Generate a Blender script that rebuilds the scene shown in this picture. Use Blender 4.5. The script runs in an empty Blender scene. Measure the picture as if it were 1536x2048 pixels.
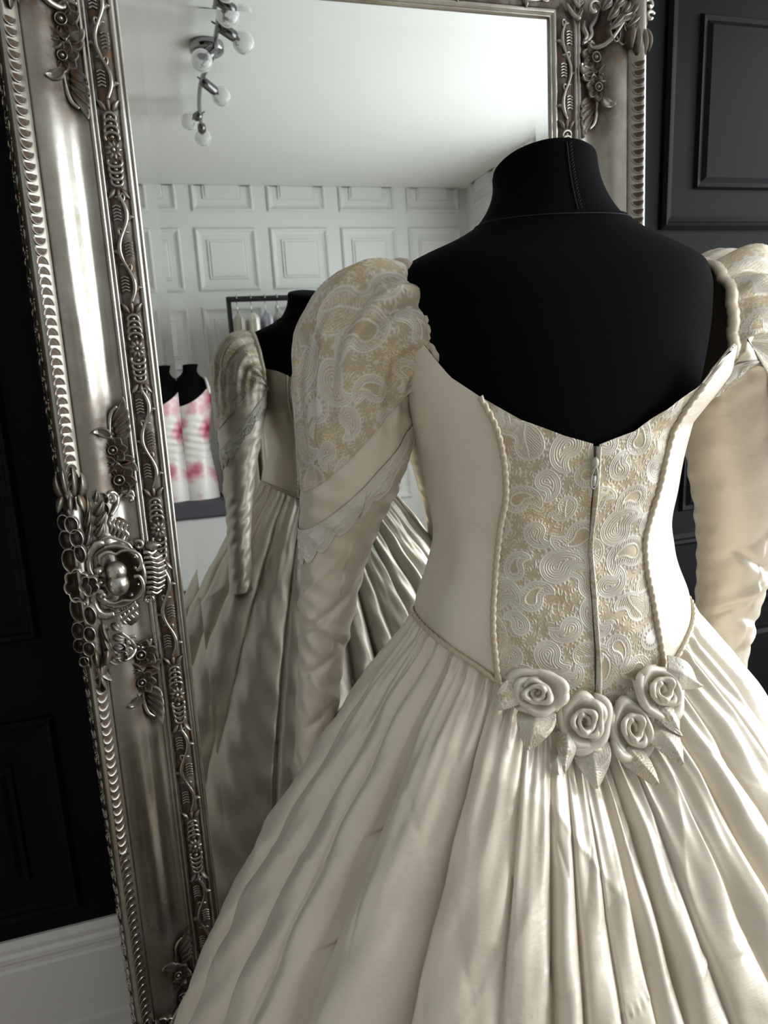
import bpy, math, random
import numpy as np
from mathutils import Matrix, Vector

random.seed(7)
rng = np.random.default_rng(11)
C = bpy.context.scene.collection
SC = bpy.context.scene
PI = math.pi
rad = math.radians

# ------------------------------------------------------------------ camera, light, exposure
F_PX = 1493.2984
# rows: world X (along the dark wall), Y (towards the wall), Z (up) written in camera axes (right, down, forward)
CM = np.array([[0.95289692, -0.10964374, 0.28278208],
               [-0.29987797, -0.20105214, 0.93255093],
               [-0.04539443, -0.97342503, -0.22446171]])
CAM_H = 1.42
cam_data = bpy.data.cameras.new('camera')
cam = bpy.data.objects.new('camera', cam_data)
C.objects.link(cam)
r_, d_, f_ = CM[:, 0], CM[:, 1], CM[:, 2]
cam.matrix_world = Matrix(((r_[0], -d_[0], -f_[0], 0), (r_[1], -d_[1], -f_[1], 0), (r_[2], -d_[2], -f_[2], CAM_H), (0, 0, 0, 1)))
cam_data.sensor_fit = 'VERTICAL'
cam_data.sensor_height = 32.0
cam_data.lens = F_PX / 2048 * 32.0
cam_data.clip_start = 0.02
cam_data.dof.use_dof = True
cam_data.dof.focus_distance = 0.78
cam_data.dof.aperture_fstop = 11.0
SC.camera = cam

world = bpy.data.worlds.new('overcast_sky')
SC.world = world
world.use_nodes = True
wn = world.node_tree
bg = wn.nodes['Background']
bg.inputs['Color'].default_value = (0.88, 0.94, 1.0, 1)
bg.inputs['Strength'].default_value = 7.6

# window opening in the right wall (X = 2.1): the daylight of the room comes through it
WIN_Y0, WIN_Y1, WIN_Z0, WIN_Z1 = -1.14, 1.27, 0.60, 2.42
portal_d = bpy.data.lights.new('window_portal', 'AREA')
portal_d.shape = 'RECTANGLE'
portal_d.size = WIN_Z1 - WIN_Z0
portal_d.size_y = WIN_Y1 - WIN_Y0
portal_d.cycles.is_portal = True
portal = bpy.data.objects.new('window_portal', portal_d)
C.objects.link(portal)
portal.location = (2.2, (WIN_Y0 + WIN_Y1) / 2, (WIN_Z0 + WIN_Z1) / 2)
portal.rotation_euler = (0, rad(90), 0)          # shines towards -X

sun_d = bpy.data.lights.new('sun', 'SUN')
sun_d.energy = 1.1
sun_d.angle = rad(9.0)
sun_d.color = (1.0, 0.965, 0.91)
sun = bpy.data.objects.new('sun', sun_d)
C.objects.link(sun)
sun.rotation_euler = Vector((-1.70, 0.70, -0.62)).to_track_quat('-Z', 'Y').to_euler()

SC.view_settings.view_transform = 'Standard'
SC.view_settings.look = 'None'
SC.view_settings.gamma = 1.0
SC.view_settings.use_curve_mapping = False
SC.view_settings.exposure = -0.30
SC.cycles.use_denoising = True
SC.cycles.max_bounces = 8
SC.cycles.diffuse_bounces = 4
SC.cycles.glossy_bounces = 6
SC.cycles.transmission_bounces = 8
SC.cycles.sample_clamp_indirect = 6.0
SC.cycles.caustics_reflective = False
SC.cycles.caustics_refractive = False

# ------------------------------------------------------------------ pixel helpers (a pixel gives a direction)
CAMP = np.array([0, 0, CAM_H])
def ray(u, v):
    d = CM @ np.array([u - 768, v - 1024, F_PX])
    return d / np.linalg.norm(d)

# ------------------------------------------------------------------ mesh helpers
def tag(o, label=None, cat=None, group=None, kind=None):
    if label: o['label'] = label
    if cat: o['category'] = cat
    if group: o['group'] = group
    if kind: o['kind'] = kind
    return o

def empty(name, loc=(0, 0, 0), rot=(0, 0, 0)):
    o = bpy.data.objects.new(name, None)
    C.objects.link(o)
    o.location = loc
    o.rotation_euler = rot
    o.empty_display_size = 0.05
    return o

def make_mesh(name, V, F, smooth=True, attrs=None):
    me = bpy.data.meshes.new(name)
    V = np.asarray(V, dtype=np.float32)
    if isinstance(F, np.ndarray):
        k = F.shape[1]
        me.vertices.add(len(V))
        me.vertices.foreach_set('co', V.ravel())
        me.loops.add(F.size)
        me.loops.foreach_set('vertex_index', F.astype(np.int32).ravel())
        me.polygons.add(len(F))
        me.polygons.foreach_set('loop_start', np.arange(0, F.size, k, dtype=np.int32))
        me.update(calc_edges=True)
    else:
        me.from_pydata([tuple(map(float, v)) for v in V], [], [tuple(map(int, f)) for f in F])
        me.update()
    if smooth:
        me.polygons.foreach_set('use_smooth', np.ones(len(me.polygons), dtype=bool))
    if attrs:
        for k, a in attrs.items():
            at = me.attributes.new(k, 'FLOAT', 'POINT')
            at.data.foreach_set('value', np.asarray(a, dtype=np.float32).ravel())
    return me

def obj(name, me, mat=None, parent=None, loc=(0, 0, 0), rot=(0, 0, 0)):
    o = bpy.data.objects.new(name, me)
    C.objects.link(o)
    if mat is not None and len(me.materials) == 0:
        me.materials.append(mat)
    o.location = loc
    o.rotation_euler = rot
    if parent is not None:
        o.parent = parent
    return o

def copy_tree(o, parent=None):
    c = o.copy()
    C.objects.link(c)
    c.parent = parent
    for ch in o.children:
        copy_tree(ch, c)
    return c

def grid_faces(nu, nv, closed=False):
    """vertex (i,j) = i*nv + j ; i in nu, j in nv; closed wraps i"""
    I = np.arange(nu if closed else nu - 1)
    J = np.arange(nv - 1)
    I, J = np.meshgrid(I, J, indexing='ij')
    I2 = (I + 1) % nu
    return np.stack([I * nv + J, I2 * nv + J, I2 * nv + J + 1, I * nv + J + 1], -1).reshape(-1, 4)

def sm_interp(x, xs, ys):
    """smooth (monotone-ish) interpolation"""
    xs = np.asarray(xs, float); ys = np.asarray(ys, float)
    m = np.gradient(ys, xs)
    x = np.clip(x, xs[0], xs[-1])
    i = np.clip(np.searchsorted(xs, x) - 1, 0, len(xs) - 2)
    h = xs[i + 1] - xs[i]; t = (x - xs[i]) / h
    return ((2 * t**3 - 3 * t**2 + 1) * ys[i] + (t**3 - 2 * t**2 + t) * h * m[i] + (-2 * t**3 + 3 * t**2) * ys[i + 1] + (t**3 - t**2) * h * m[i + 1])

class MB:
    """collects quads/tris of several shapes into ONE mesh, with a patina value per vertex"""
    def __init__(s):
        s.V, s.F, s.P, s.n = [], [], [], 0
    def add(s, V, F, pat=0.0):
        V = np.asarray(V, float)
        s.V.append(V)
        s.F += [tuple(int(i) + s.n for i in f) for f in F]
        s.P.append(np.broadcast_to(np.asarray(pat, float), (len(V),)).copy())
        s.n += len(V)
        return s
    def box(s, x0, x1, y0, y1, z0, z1, pat=0.0):
        V = [(x, y, z) for x in (x0, x1) for y in (y0, y1) for z in (z0, z1)]
        F = [(0, 1, 3, 2), (4, 6, 7, 5), (0, 4, 5, 1), (2, 3, 7, 6), (0, 2, 6, 4), (1, 5, 7, 3)]
        return s.add(V, F, pat)
    def tube(s, P, R, n=8, pat=0.0, caps=True, flat=1.0):
        P = np.asarray(P, float)
        R = np.broadcast_to(np.asarray(R, float), (len(P),))
        T = np.gradient(P, axis=0)
        T /= np.linalg.norm(T, axis=1)[:, None] + 1e-12
        a = np.array([0, 0, 1.0]) if abs(T[0][2]) < .9 else np.array([1.0, 0, 0])
        Ns = []
        nn = np.cross(T[0], a); nn /= np.linalg.norm(nn)
        for t in T:
            nn = nn - t * (nn @ t); nn /= np.linalg.norm(nn) + 1e-12
            Ns.append(nn.copy())
        Ns = np.array(Ns); Bs = np.cross(T, Ns)
        th = np.linspace(0, 2 * PI, n, endpoint=False)
        V = P[:, None] + R[:, None, None] * (np.cos(th)[None, :, None] * Ns[:, None] + np.sin(th)[None, :, None] * Bs[:, None])
        m = len(P)
        F = [(i * n + j, i * n + (j + 1) % n, (i + 1) * n + (j + 1) % n, (i + 1) * n + j) for i in range(m - 1) for j in range(n)]
        V = V.reshape(-1, 3)
        if caps:
            V = np.vstack([V, P[0], P[-1]])
            F += [(m * n, (j + 1) % n, j) for j in range(n)] + [(m * n + 1, (m - 1) * n + j, (m - 1) * n + (j + 1) % n) for j in range(n)]
        return s.add(V, F, pat)
    def ball(s, c, r, nu=10, nv=7, pat=0.0):
        c = np.asarray(c, float); r = np.broadcast_to(np.asarray(r, float), (3,))
        th = np.linspace(0, 2 * PI, nu, endpoint=False); ph = np.linspace(0, PI, nv)
        V = np.array([(math.sin(p) * math.cos(t), math.sin(p) * math.sin(t), math.cos(p)) for t in th for p in ph]) * r + c
        return s.add(V, grid_faces(nu, nv, True), pat)
    def lathe(s, prof, n=24, c=(0, 0, 0), pat=0.0):
        prof = np.asarray(prof, float)
        th = np.linspace(0, 2 * PI, n, endpoint=False)
        V = np.array([(r * math.cos(t) + c[0], r * math.sin(t) + c[1], z + c[2]) for t in th for r, z in prof])
        return s.add(V, grid_faces(n, len(prof), True), pat)
    def mesh(s, name, smooth=True):
        V = np.vstack(s.V)
        return make_mesh(name, V, s.F, smooth, {'pat': np.concatenate(s.P)})
    def build(s, name, mat, parent=None, smooth=True, **k):
        return obj(name, s.mesh(name, smooth), mat, parent, **k)

def bevel_box_mesh(name, sx, sy, sz, b=0.004, seg=2):
    import bmesh
    bm = bmesh.new()
    bmesh.ops.create_cube(bm, size=1.0)
    bmesh.ops.scale(bm, vec=(sx, sy, sz), verts=bm.verts)
    bmesh.ops.bevel(bm, geom=bm.edges[:], offset=b, segments=seg, affect='EDGES', profile=.5)
    me = bpy.data.meshes.new(name)
    bm.to_mesh(me); bm.free()
    return me

# ------------------------------------------------------------------ materials
def mat(name, base=(.8, .8, .8), rough=.5, metal=0.0, **kw):
    m = bpy.data.materials.new(name)
    m.use_nodes = True
    b = m.node_tree.nodes['Principled BSDF']
    b.inputs['Base Color'].default_value = (*base, 1)
    b.inputs['Roughness'].default_value = rough
    b.inputs['Metallic'].default_value = metal
    for k, v in kw.items():
        b.inputs[k].default_value = v
    return m

class NT:
    def __init__(s, m):
        s.t = m.node_tree; s.b = s.t.nodes['Principled BSDF']
    def n(s, typ, **kw):
        x = s.t.nodes.new(typ)
        for k, v in kw.items():
            if k in x.inputs: x.inputs[k].default_value = v
            else: setattr(x, k, v)
        return x
    def l(s, a, b): s.t.links.new(a, b)
    def coord(s, kind='Object', scale=(1, 1, 1), rot=(0, 0, 0)):
        tc = s.n('ShaderNodeTexCoord'); mp = s.n('ShaderNodeMapping')
        mp.inputs['Scale'].default_value = scale
        mp.inputs['Rotation'].default_value = rot
        s.l(tc.outputs[kind], mp.inputs['Vector'])
        return mp.outputs['Vector']
    def noise(s, vec, scale, detail=3.0, rough=.5):
        x = s.n('ShaderNodeTexNoise')
        x.inputs['Scale'].default_value = scale; x.inputs['Detail'].default_value = detail; x.inputs['Roughness'].default_value = rough
        s.l(vec, x.inputs['Vector'])
        return x.outputs['Fac']
    def ramp(s, fac, stops):
        r = s.n('ShaderNodeValToRGB')
        el = r.color_ramp.elements
        while len(el) < len(stops): el.new(.5)
        for e, (p, c) in zip(el, stops):
            e.position = p; e.color = (*c, 1) if len(c) == 3 else c
        s.l(fac, r.inputs['Fac'])
        return r.outputs['Color']
    def mix(s, fac, a, b):
        m = s.n('ShaderNodeMix', data_type='RGBA')
        for sock, v in ((m.inputs[0], fac), (m.inputs[6], a), (m.inputs[7], b)):
            if hasattr(v, 'is_linked'): s.l(v, sock)
            else: sock.default_value = v if isinstance(v, (int, float)) else (*v, 1)
        return m.outputs[2]
    def math(s, op, a, b=0.0, c=None, clamp=False):
        m = s.n('ShaderNodeMath', operation=op, use_clamp=clamp)
        for i, v in enumerate((a, b) if c is None else (a, b, c)):
            if hasattr(v, 'is_linked'): s.l(v, m.inputs[i])
            else: m.inputs[i].default_value = v
        return m.outputs[0]
    def attr(s, name):
        a = s.n('ShaderNodeAttribute', attribute_name=name)
        return a.outputs['Fac']
    def bump(s, h, strength=.3, dist=.001, normal=None):
        b = s.n('ShaderNodeBump')
        b.inputs['Strength'].default_value = strength; b.inputs['Distance'].default_value = dist
        s.l(h, b.inputs['Height'])
        if normal is not None: s.l(normal, b.inputs['Normal'])
        s.l(b.outputs['Normal'], s.b.inputs['Normal'])
        return b.outputs['Normal']

def m_silver():
    m = mat('antique_silver_leaf', (.58, .55, .49), .3, 1.0)
    t = NT(m)
    v = t.coord('Object')
    n1 = t.noise(v, 9, 6, .6)
    n2 = t.noise(v, 260, 4, .7)
    n3 = t.noise(v, 45, 4, .6)
    tone = t.ramp(n1, [(.25, (.27, .235, .18)), (.5, (.42, .39, .33)), (.75, (.56, .54, .485))])
    speck = t.ramp(n2, [(.62, (0, 0, 0)), (.74, (1, 1, 1))])
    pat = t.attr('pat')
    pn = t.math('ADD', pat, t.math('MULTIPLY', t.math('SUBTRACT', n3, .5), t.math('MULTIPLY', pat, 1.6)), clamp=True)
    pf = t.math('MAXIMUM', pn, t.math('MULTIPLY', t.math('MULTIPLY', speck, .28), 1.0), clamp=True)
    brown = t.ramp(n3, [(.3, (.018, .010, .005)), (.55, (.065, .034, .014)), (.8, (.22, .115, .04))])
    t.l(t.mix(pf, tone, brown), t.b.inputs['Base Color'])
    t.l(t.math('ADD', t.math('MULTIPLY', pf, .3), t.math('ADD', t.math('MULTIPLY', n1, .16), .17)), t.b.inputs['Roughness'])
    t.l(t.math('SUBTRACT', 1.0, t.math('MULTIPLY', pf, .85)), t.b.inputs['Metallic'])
    hb = t.math('ADD', t.math('MULTIPLY', n2, .25), n3)
    t.bump(hb, .22, .0012)
    return m

def m_silk(name, base, rough=.37, metal=.17, tint=None):
    m = mat(name, base, rough, metal)
    t = NT(m)
    uv = t.coord('UV')
    t.b.inputs['Specular IOR Level'].default_value = .85
    t.b.inputs['Anisotropic'].default_value = .35
    t.b.inputs['Sheen Weight'].default_value = .06
    v = t.coord('Object', (14, 14, 1500))
    slub = t.noise(v, 1.0, 3, .6)
    v2 = t.coord('Object', (60, 60, 260))
    slub2 = t.noise(v2, 1.0, 3, .6)
    big = t.noise(t.coord('Object'), 5, 3)
    sl = t.ramp(slub, [(.27, (.35, .31, .26)), (.36, (1, 1, 1))])
    c0 = t.mix(big, tuple(x * .95 for x in base), tuple(min(1, x * 1.04) for x in base))
    mm = t.n('ShaderNodeMix', data_type='RGBA', blend_type='MULTIPLY')
    mm.inputs[0].default_value = .06
    t.l(c0, mm.inputs[6]); t.l(sl, mm.inputs[7])
    t.l(mm.outputs[2], t.b.inputs['Base Color'])
    h = t.math('ADD', slub, t.math('MULTIPLY', slub2, 1.5))
    cr = t.noise(t.coord('Object', (1, 1, 1.6)), 26, 3, .55)
    b0 = t.n('ShaderNodeBump'); b0.inputs['Strength'].default_value = .22; b0.inputs['Distance'].default_value = .006
    t.l(cr, b0.inputs['Height'])
    t.bump(h, .18, .0006, b0.outputs['Normal'])
    return m

def m_brocade():
    """woven attribute 'thr' = raised satin thread, the rest a gold-flecked ground"""
    m = mat('brocade', (.8, .77, .7), .4, .15)
    t = NT(m)
    thr = t.attr('thr')
    v = t.coord('Object')
    fleck = t.noise(v, 900, 2, .6)
    patch = t.noise(v, 28, 2, .5)
    gold = t.ramp(t.math('ADD', fleck, t.math('MULTIPLY', t.math('SUBTRACT', patch, .5), .5)), [(.46, (.52, .445, .345)), (.57, (.58, .45, .25)), (.69, (.86, .70, .38))])
    satin = t.ramp(fleck, [(.35, (.74, .69, .61)), (.65, (.85, .81, .74))])
    t.l(t.mix(thr, gold, satin), t.b.inputs['Base Color'])
    t.l(t.math('ADD', .46, t.math('MULTIPLY', thr, -.16)), t.b.inputs['Roughness'])
    gm = t.ramp(fleck, [(.56, (.12, .12, .12)), (.70, (.7, .7, .7))])
    t.l(t.mix(thr, gm, (.16, .16, .16)), t.b.inputs['Metallic'])
    tw = t.n('ShaderNodeTexWave', wave_type='BANDS', bands_direction='DIAGONAL')
    tw.inputs['Scale'].default_value = 420; tw.inputs['Distortion'].default_value = 1.0
    t.l(v, tw.inputs['Vector'])
    h = t.math('ADD', t.math('MULTIPLY', thr, 1.6), t.math('ADD', t.math('MULTIPLY', tw.outputs['Fac'], .35), t.math('MULTIPLY', fleck, .8)))
    t.bump(h, .38, .0005)
    return m

def m_paint(name, col, rough=.45, bump=.03, scale=180):
    m = mat(name, col, rough)
    t = NT(m)
    n = t.noise(t.coord('Object'), scale, 3)
    n1 = t.noise(t.coord('Object'), 1.7, 3)
    t.l(t.mix(n1, tuple(c * .95 for c in col), tuple(min(1, c * 1.04) for c in col)), t.b.inputs['Base Color'])
    t.bump(n, bump * 2, .0008)
    return m

M = {}
M['silver'] = m_silver()
M['silk'] = m_silk('ivory_silk', (.80, .71, .575))
M['silk_rose'] = m_silk('ivory_silk_rose', (.80, .72, .60), .45, .10)
M['brocade'] = m_brocade()
M['cord'] = m_silk('cord_thread', (.62, .52, .38), .42)
M['lace'] = m_silk('embroidered_net', (.81, .75, .655), .5, .10)
M['jersey'] = m_paint('black_jersey', (.0022, .0022, .0024), .9, .10, 1500)
M['jersey'].node_tree.nodes['Principled BSDF'].inputs['Specular IOR Level'].default_value = .06
M['seam'] = mat('black_thread', (.004, .004, .004), .8)
M['dark_wall'] = m_paint('dark_charcoal_paint', (.0045, .0045, .0048), .5)
M['dark_wall'].node_tree.nodes['Principled BSDF'].inputs['Specular IOR Level'].default_value = .08
M['white_wall'] = m_paint('white_panel_paint', (.70, .70, .68), .45)
M['ceiling'] = m_paint('white_ceiling_paint', (.76, .76, .745), .6)
M['skirting'] = m_paint('off_white_gloss', (.82, .79, .75), .32)
M['floor'] = m_paint('oatmeal_carpet', (.64, .57, .48), .95, .3, 700)
M['mirror'] = mat('mirror_silvering', (.90, .915, .86), 0.0, 1.0)
M['chrome'] = mat('chrome', (.62, .62, .62), .09, 1.0)
M['chrome_dark'] = mat('dark_chrome', (.16, .16, .16), .18, 1.0)
M['chrome_grey'] = mat('smoked_chrome', (.30, .30, .30), .14, 1.0)
M['white_trim'] = m_paint('white_trim_paint', (.85, .85, .84), .35)
M['zip'] = mat('zip_enamel', (.50, .48, .42), .45, .15)
M['zip_tape'] = mat('zip_tape', (.22, .19, .14), .8)
def m_glass():
    m = mat('bulb_glass', (1, 1, 1), .03)
    b = m.node_tree.nodes['Principled BSDF']
    b.inputs['Transmission Weight'].default_value = .78
    b.inputs['IOR'].default_value = 1.2
    return m
M['glass'] = m_glass()

# ------------------------------------------------------------------ the room
WALL_Y, BACK_Y, RIGHT_X, LEFT_X, CEIL_Z = 1.37, -2.10, 2.10, -1.75, 2.60

def slab(name, x0, x1, y0, y1, z0, z1, m):
    o = MB().box(x0, x1, y0, y1, z0, z1).build(name, m, smooth=False)
    o['kind'] = 'structure'
    return o

slab('floor', LEFT_X - .1, RIGHT_X + .12, BACK_Y - .1, WALL_Y + .1, -.08, 0, M['floor'])
slab('ceiling', LEFT_X - .1, RIGHT_X + .12, BACK_Y - .1, WALL_Y + .1, CEIL_Z, CEIL_Z + .08, M['ceiling'])
wall_front = slab('wall_front', LEFT_X - .1, RIGHT_X + .12, WALL_Y, WALL_Y + .1, 0, CEIL_Z, M['dark_wall'])
wall_back = slab('wall_back', LEFT_X - .1, RIGHT_X + .12, BACK_Y - .1, BACK_Y, 0, CEIL_Z, M['white_wall'])
wall_left = slab('wall_left', LEFT_X - .1, LEFT_X, BACK_Y, WALL_Y, 0, CEIL_Z, M['white_wall'])
mb = MB()
mb.box(RIGHT_X, RIGHT_X + .12, BACK_Y, WIN_Y0, 0, CEIL_Z)
mb.box(RIGHT_X, RIGHT_X + .12, WIN_Y1, WALL_Y, 0, CEIL_Z)
mb.box(RIGHT_X, RIGHT_X + .12, WIN_Y0, WIN_Y1, 0, WIN_Z0)
mb.box(RIGHT_X, RIGHT_X + .12, WIN_Y0, WIN_Y1, WIN_Z1, CEIL_Z)
wall_right = mb.build('wall_right', M['white_wall'], smooth=False)
wall_right['kind'] = 'structure'

# window joinery and the tall white casing seen in the mirror
win = MB()
for y in (WIN_Y0 + .025, (WIN_Y0 + WIN_Y1) / 2, WIN_Y1 - .025):
    win.box(RIGHT_X + .03, RIGHT_X + .075, y - .025, y + .025, WIN_Z0, WIN_Z1)
for z in (WIN_Z0 + .025, WIN_Z1 - .025):
    win.box(RIGHT_X + .03, RIGHT_X + .075, WIN_Y0, WIN_Y1, z - .025, z + .025)
window = win.build('window_1', M['white_trim'], smooth=False)
window['kind'] = 'structure'
MB().box(RIGHT_X - .05, RIGHT_X + .01, WIN_Y0 - .03, WIN_Y1 + .03, WIN_Z0 - .035, WIN_Z0 - .002).build('window_sill', M['white_trim'], window, smooth=False)
casing = MB()
casing.box(RIGHT_X - .03, RIGHT_X, -1.245, -1.155, 0, CEIL_Z)
casing.box(RIGHT_X - .04, RIGHT_X, -1.26, -1.24, 0, CEIL_Z)
o = casing.build('trim_1', M['white_trim'], smooth=False)
o['kind'] = 'structure'

def panel_mesh(name, w, h, mw, inset, fw, depth, zmax=None):
    """one wall panel, plane XZ, facing -Y, origin at lower left corner: an outer bead frame and a raised inner field"""
    def ring(mb, x0, x1, z0, z1, prof):
        # prof: list of (inset, proud)
        V = []
        for i, d in prof:
            V += [(x0 + i, -d, z0 + i), (x1 - i, -d, z0 + i), (x1 - i, -d, z1 - i), (x0 + i, -d, z1 - i)]
        F = []
        for k in range(len(prof) - 1):
            for j in range(4):
                a, b = k * 4 + j, k * 4 + (j + 1) % 4
                F.append((a, b, b + 4, a + 4))
        return V, F
    mb = MB()
    V, F = ring(mb, 0, w, 0, h, [(0, 0), (0, depth * .5), (mw * .25, depth), (mw * .5, depth * .75), (mw * .6, depth * .35), (mw, 0.0008)])
    mb.add(V, F)
    i = inset
    V, F = ring(mb, i, w - i, i, h - i, [(0, 0), (fw * .2, depth * .6), (fw * .6, depth * .45), (fw, depth * .9), (fw * 1.3, depth * .9)])
    F.append(tuple(range(len(V) - 4, len(V))))
    mb.add(V, F)
    if zmax is not None:
        for a in mb.V: a[:, 2] = np.minimum(a[:, 2], zmax)
    return mb.mesh(name, False)

# white panelled back wall (only met in the mirror): panels 0.36 square on a 0.447 pitch
pm = panel_mesh('panel', .36, .36, .036, .066, .018, .017)
pm.materials.append(M['white_wall'])
pm_top = panel_mesh('panel_top', .36, .36, .036, .066, .018, .017, .1445)
pm_top.materials.append(M['white_wall'])
for i in range(-4, 4):
    x = .358 + .444 * i
    if x < LEFT_X + .02 or x + .36 > RIGHT_X: continue
    for k, z in enumerate((2.455, 2.0, 1.545, 1.09, .635)):
        o = obj('wall_panel', pm_top if k == 0 else pm, None, wall_back, (x + .36, BACK_Y, z), (0, 0, PI))
for j in range(3):
    y = BACK_Y + .10 + .444 * j
    if y + .36 > -1.26: continue
    for k, z in enumerate((2.455, 2.0, 1.545)):
        obj('wall_panel', pm_top if k == 0 else pm, None, wall_right, (RIGHT_X, y + .36, z), (0, 0, -PI / 2))

# dark wall: tall panels with deep mouldings
dp = panel_mesh('dark_panel', .47, .478, .026, .078, .022, .014)
dp.materials.append(M['dark_wall'])
dp2 = panel_mesh('dark_panel_low', .47, .40, .026, .078, .022, .014)
dp2.materials.append(M['dark_wall'])
dp3 = panel_mesh('dark_panel_low', .47, .34, .026, .078, .022, .014)
dp3.materials.append(M['dark_wall'])
for x in (-1.33, -.70, -.07, .42, 1.03, 1.55):
    if x + .47 > RIGHT_X: continue
    obj('wall_panel', dp, None, wall_front, (x, WALL_Y, 1.613))
    obj('wall_panel', dp3, None, wall_front, (x, WALL_Y, 2.19))
    obj('wall_panel', dp, None, wall_front, (x, WALL_Y, .935))
    obj('wall_panel', dp2, None, wall_front, (x, WALL_Y, .385))

# tall off-white skirting with moulded top and foot
def baseboard(name, P0, P1, m, h=.345):
    prof = [(0, 0), (.032, 0), (.032, .035), (.028, .05), (.028, .062), (.024, .075), (.024, .09), (.018, .115), (.018, .135),
            (.016, .143), (.016, .285), (.013, .29), (.013, .30), (.017, .306), (.017, .316), (.012, .322), (.014, .334), (.006, .345), (0, .345)]
    P0, P1 = np.array(P0, float), np.array(P1, float)
    d = P1 - P0; n = np.array([d[1], -d[0]]) / np.hypot(*d)
    V = [(*(P + n * a), b * h / .345) for P in (P0, P1) for a, b in prof]
    k = len(prof)
    F = [(j, j + 1, k + j + 1, k + j) for j in range(k - 1)]
    o = obj(name, make_mesh(name, V, F, False), m)
    o['kind'] = 'structure'
baseboard('baseboard_front', (LEFT_X, WALL_Y), (RIGHT_X, WALL_Y), M['skirting'])
baseboard('baseboard_back', (RIGHT_X, BACK_Y), (LEFT_X, BACK_Y), M['skirting'], .18)
# ------------------------------------------------------------------ the leaning mirror
LEAN = rad(2.1)
MX = .382                                   # centre line of the mirror
GX, GZ0, GZ1 = .362, .176, 1.96             # half width of the glass, its lower and upper edge
# base of the mirror on the floor; the glass plane passes through y = 1.3 at camera height
MBASE = (MX, 1.3 - CAM_H * math.tan(LEAN), .0)
mirror = empty('leaning_mirror', MBASE, (-LEAN, 0, 0))
tag(mirror, 'tall mirror in an ornate antique silver frame leaning against the dark wall', 'mirror')
M_N = np.array([0, -math.cos(LEAN), math.sin(LEAN)]); M_UP = np.array([0, math.sin(LEAN), math.cos(LEAN)])
def mloc(u, v, h=0.0):
    """pixel -> (x from the centre line, z up the mirror) on the plane h above the glass"""
    d = ray(u, v); p0 = np.array(MBASE) + M_N * h
    p = CAMP + d * (((p0 - CAMP) @ M_N) / (d @ M_N))
    return p[0] - MX, (p - p0) @ M_UP

# profile: s outward from the glass edge, h towards the room, patina
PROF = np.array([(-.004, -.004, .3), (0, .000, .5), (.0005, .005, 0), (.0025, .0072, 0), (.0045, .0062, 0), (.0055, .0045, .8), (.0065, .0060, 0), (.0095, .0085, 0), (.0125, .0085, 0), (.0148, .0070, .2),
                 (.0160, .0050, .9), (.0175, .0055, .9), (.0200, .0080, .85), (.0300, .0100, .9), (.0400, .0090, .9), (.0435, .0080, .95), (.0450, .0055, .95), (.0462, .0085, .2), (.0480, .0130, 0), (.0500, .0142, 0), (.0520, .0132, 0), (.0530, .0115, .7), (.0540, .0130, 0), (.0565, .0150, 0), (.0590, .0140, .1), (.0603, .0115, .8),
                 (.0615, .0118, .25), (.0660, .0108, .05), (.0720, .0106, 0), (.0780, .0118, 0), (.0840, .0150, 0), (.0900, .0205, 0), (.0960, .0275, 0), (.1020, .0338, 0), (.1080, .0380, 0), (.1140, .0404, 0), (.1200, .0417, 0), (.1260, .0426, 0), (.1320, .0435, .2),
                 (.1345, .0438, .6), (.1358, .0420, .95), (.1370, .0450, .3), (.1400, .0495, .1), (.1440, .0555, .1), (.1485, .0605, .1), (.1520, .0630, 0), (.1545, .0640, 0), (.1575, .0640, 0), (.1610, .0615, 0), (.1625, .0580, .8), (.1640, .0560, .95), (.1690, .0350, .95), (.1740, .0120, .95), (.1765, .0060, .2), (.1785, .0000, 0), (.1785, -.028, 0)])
def h_at(s): return np.interp(s, PROF[:, 0], PROF[:, 1])
def base_h(x, z):
    """height of the frame surface at mirror position (x from centre, z)"""
    s = max(abs(x) - GX, z - GZ1, GZ0 - z)
    return float(h_at(s))

SWAG = []           # places of applied carving, for the brown wash around it
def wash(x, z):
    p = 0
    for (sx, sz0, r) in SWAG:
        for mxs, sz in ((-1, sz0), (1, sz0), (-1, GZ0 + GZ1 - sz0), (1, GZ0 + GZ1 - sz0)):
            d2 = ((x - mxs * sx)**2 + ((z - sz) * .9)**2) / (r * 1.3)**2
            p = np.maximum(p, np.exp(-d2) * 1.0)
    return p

def frame_side(V, F, A, k):
    ns = 260
    t = np.linspace(0, 1, ns)
    s, h, pt = PROF[:, 0], PROF[:, 1], PROF[:, 2]
    S, T = np.meshgrid(s, t, indexing='ij')
    # slightly uneven, hand-worked surface of the broad cove
    un = .0009 * np.sin(T * 19 + S * 60 + k) * np.sin(T * 7.3 + k * 2) * ((S > .066) & (S < .130))
    Hh = np.tile(h[:, None], (1, ns)) + un
    if k in (0, 1):
        sg = -1 if k == 0 else 1
        X = sg * (GX + S); Z = (GZ0 - S) + (GZ1 - GZ0 + 2 * S) * T
    else:
        X = (-GX - S) + 2 * (GX + S) * T; Z = (GZ1 + S) if k == 2 else (GZ0 - S)
    n0 = sum(len(v) for v in V)
    V.append(np.stack([X, -Hh, Z], -1).reshape(-1, 3))
    F.append(grid_faces(len(s), ns) + n0)
    P = np.tile(pt[:, None], (1, ns))
    cove = (S > .060) & (S < .136)
    A.append(np.maximum(P, np.where(cove, wash(X, Z), 0)).ravel())

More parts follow.
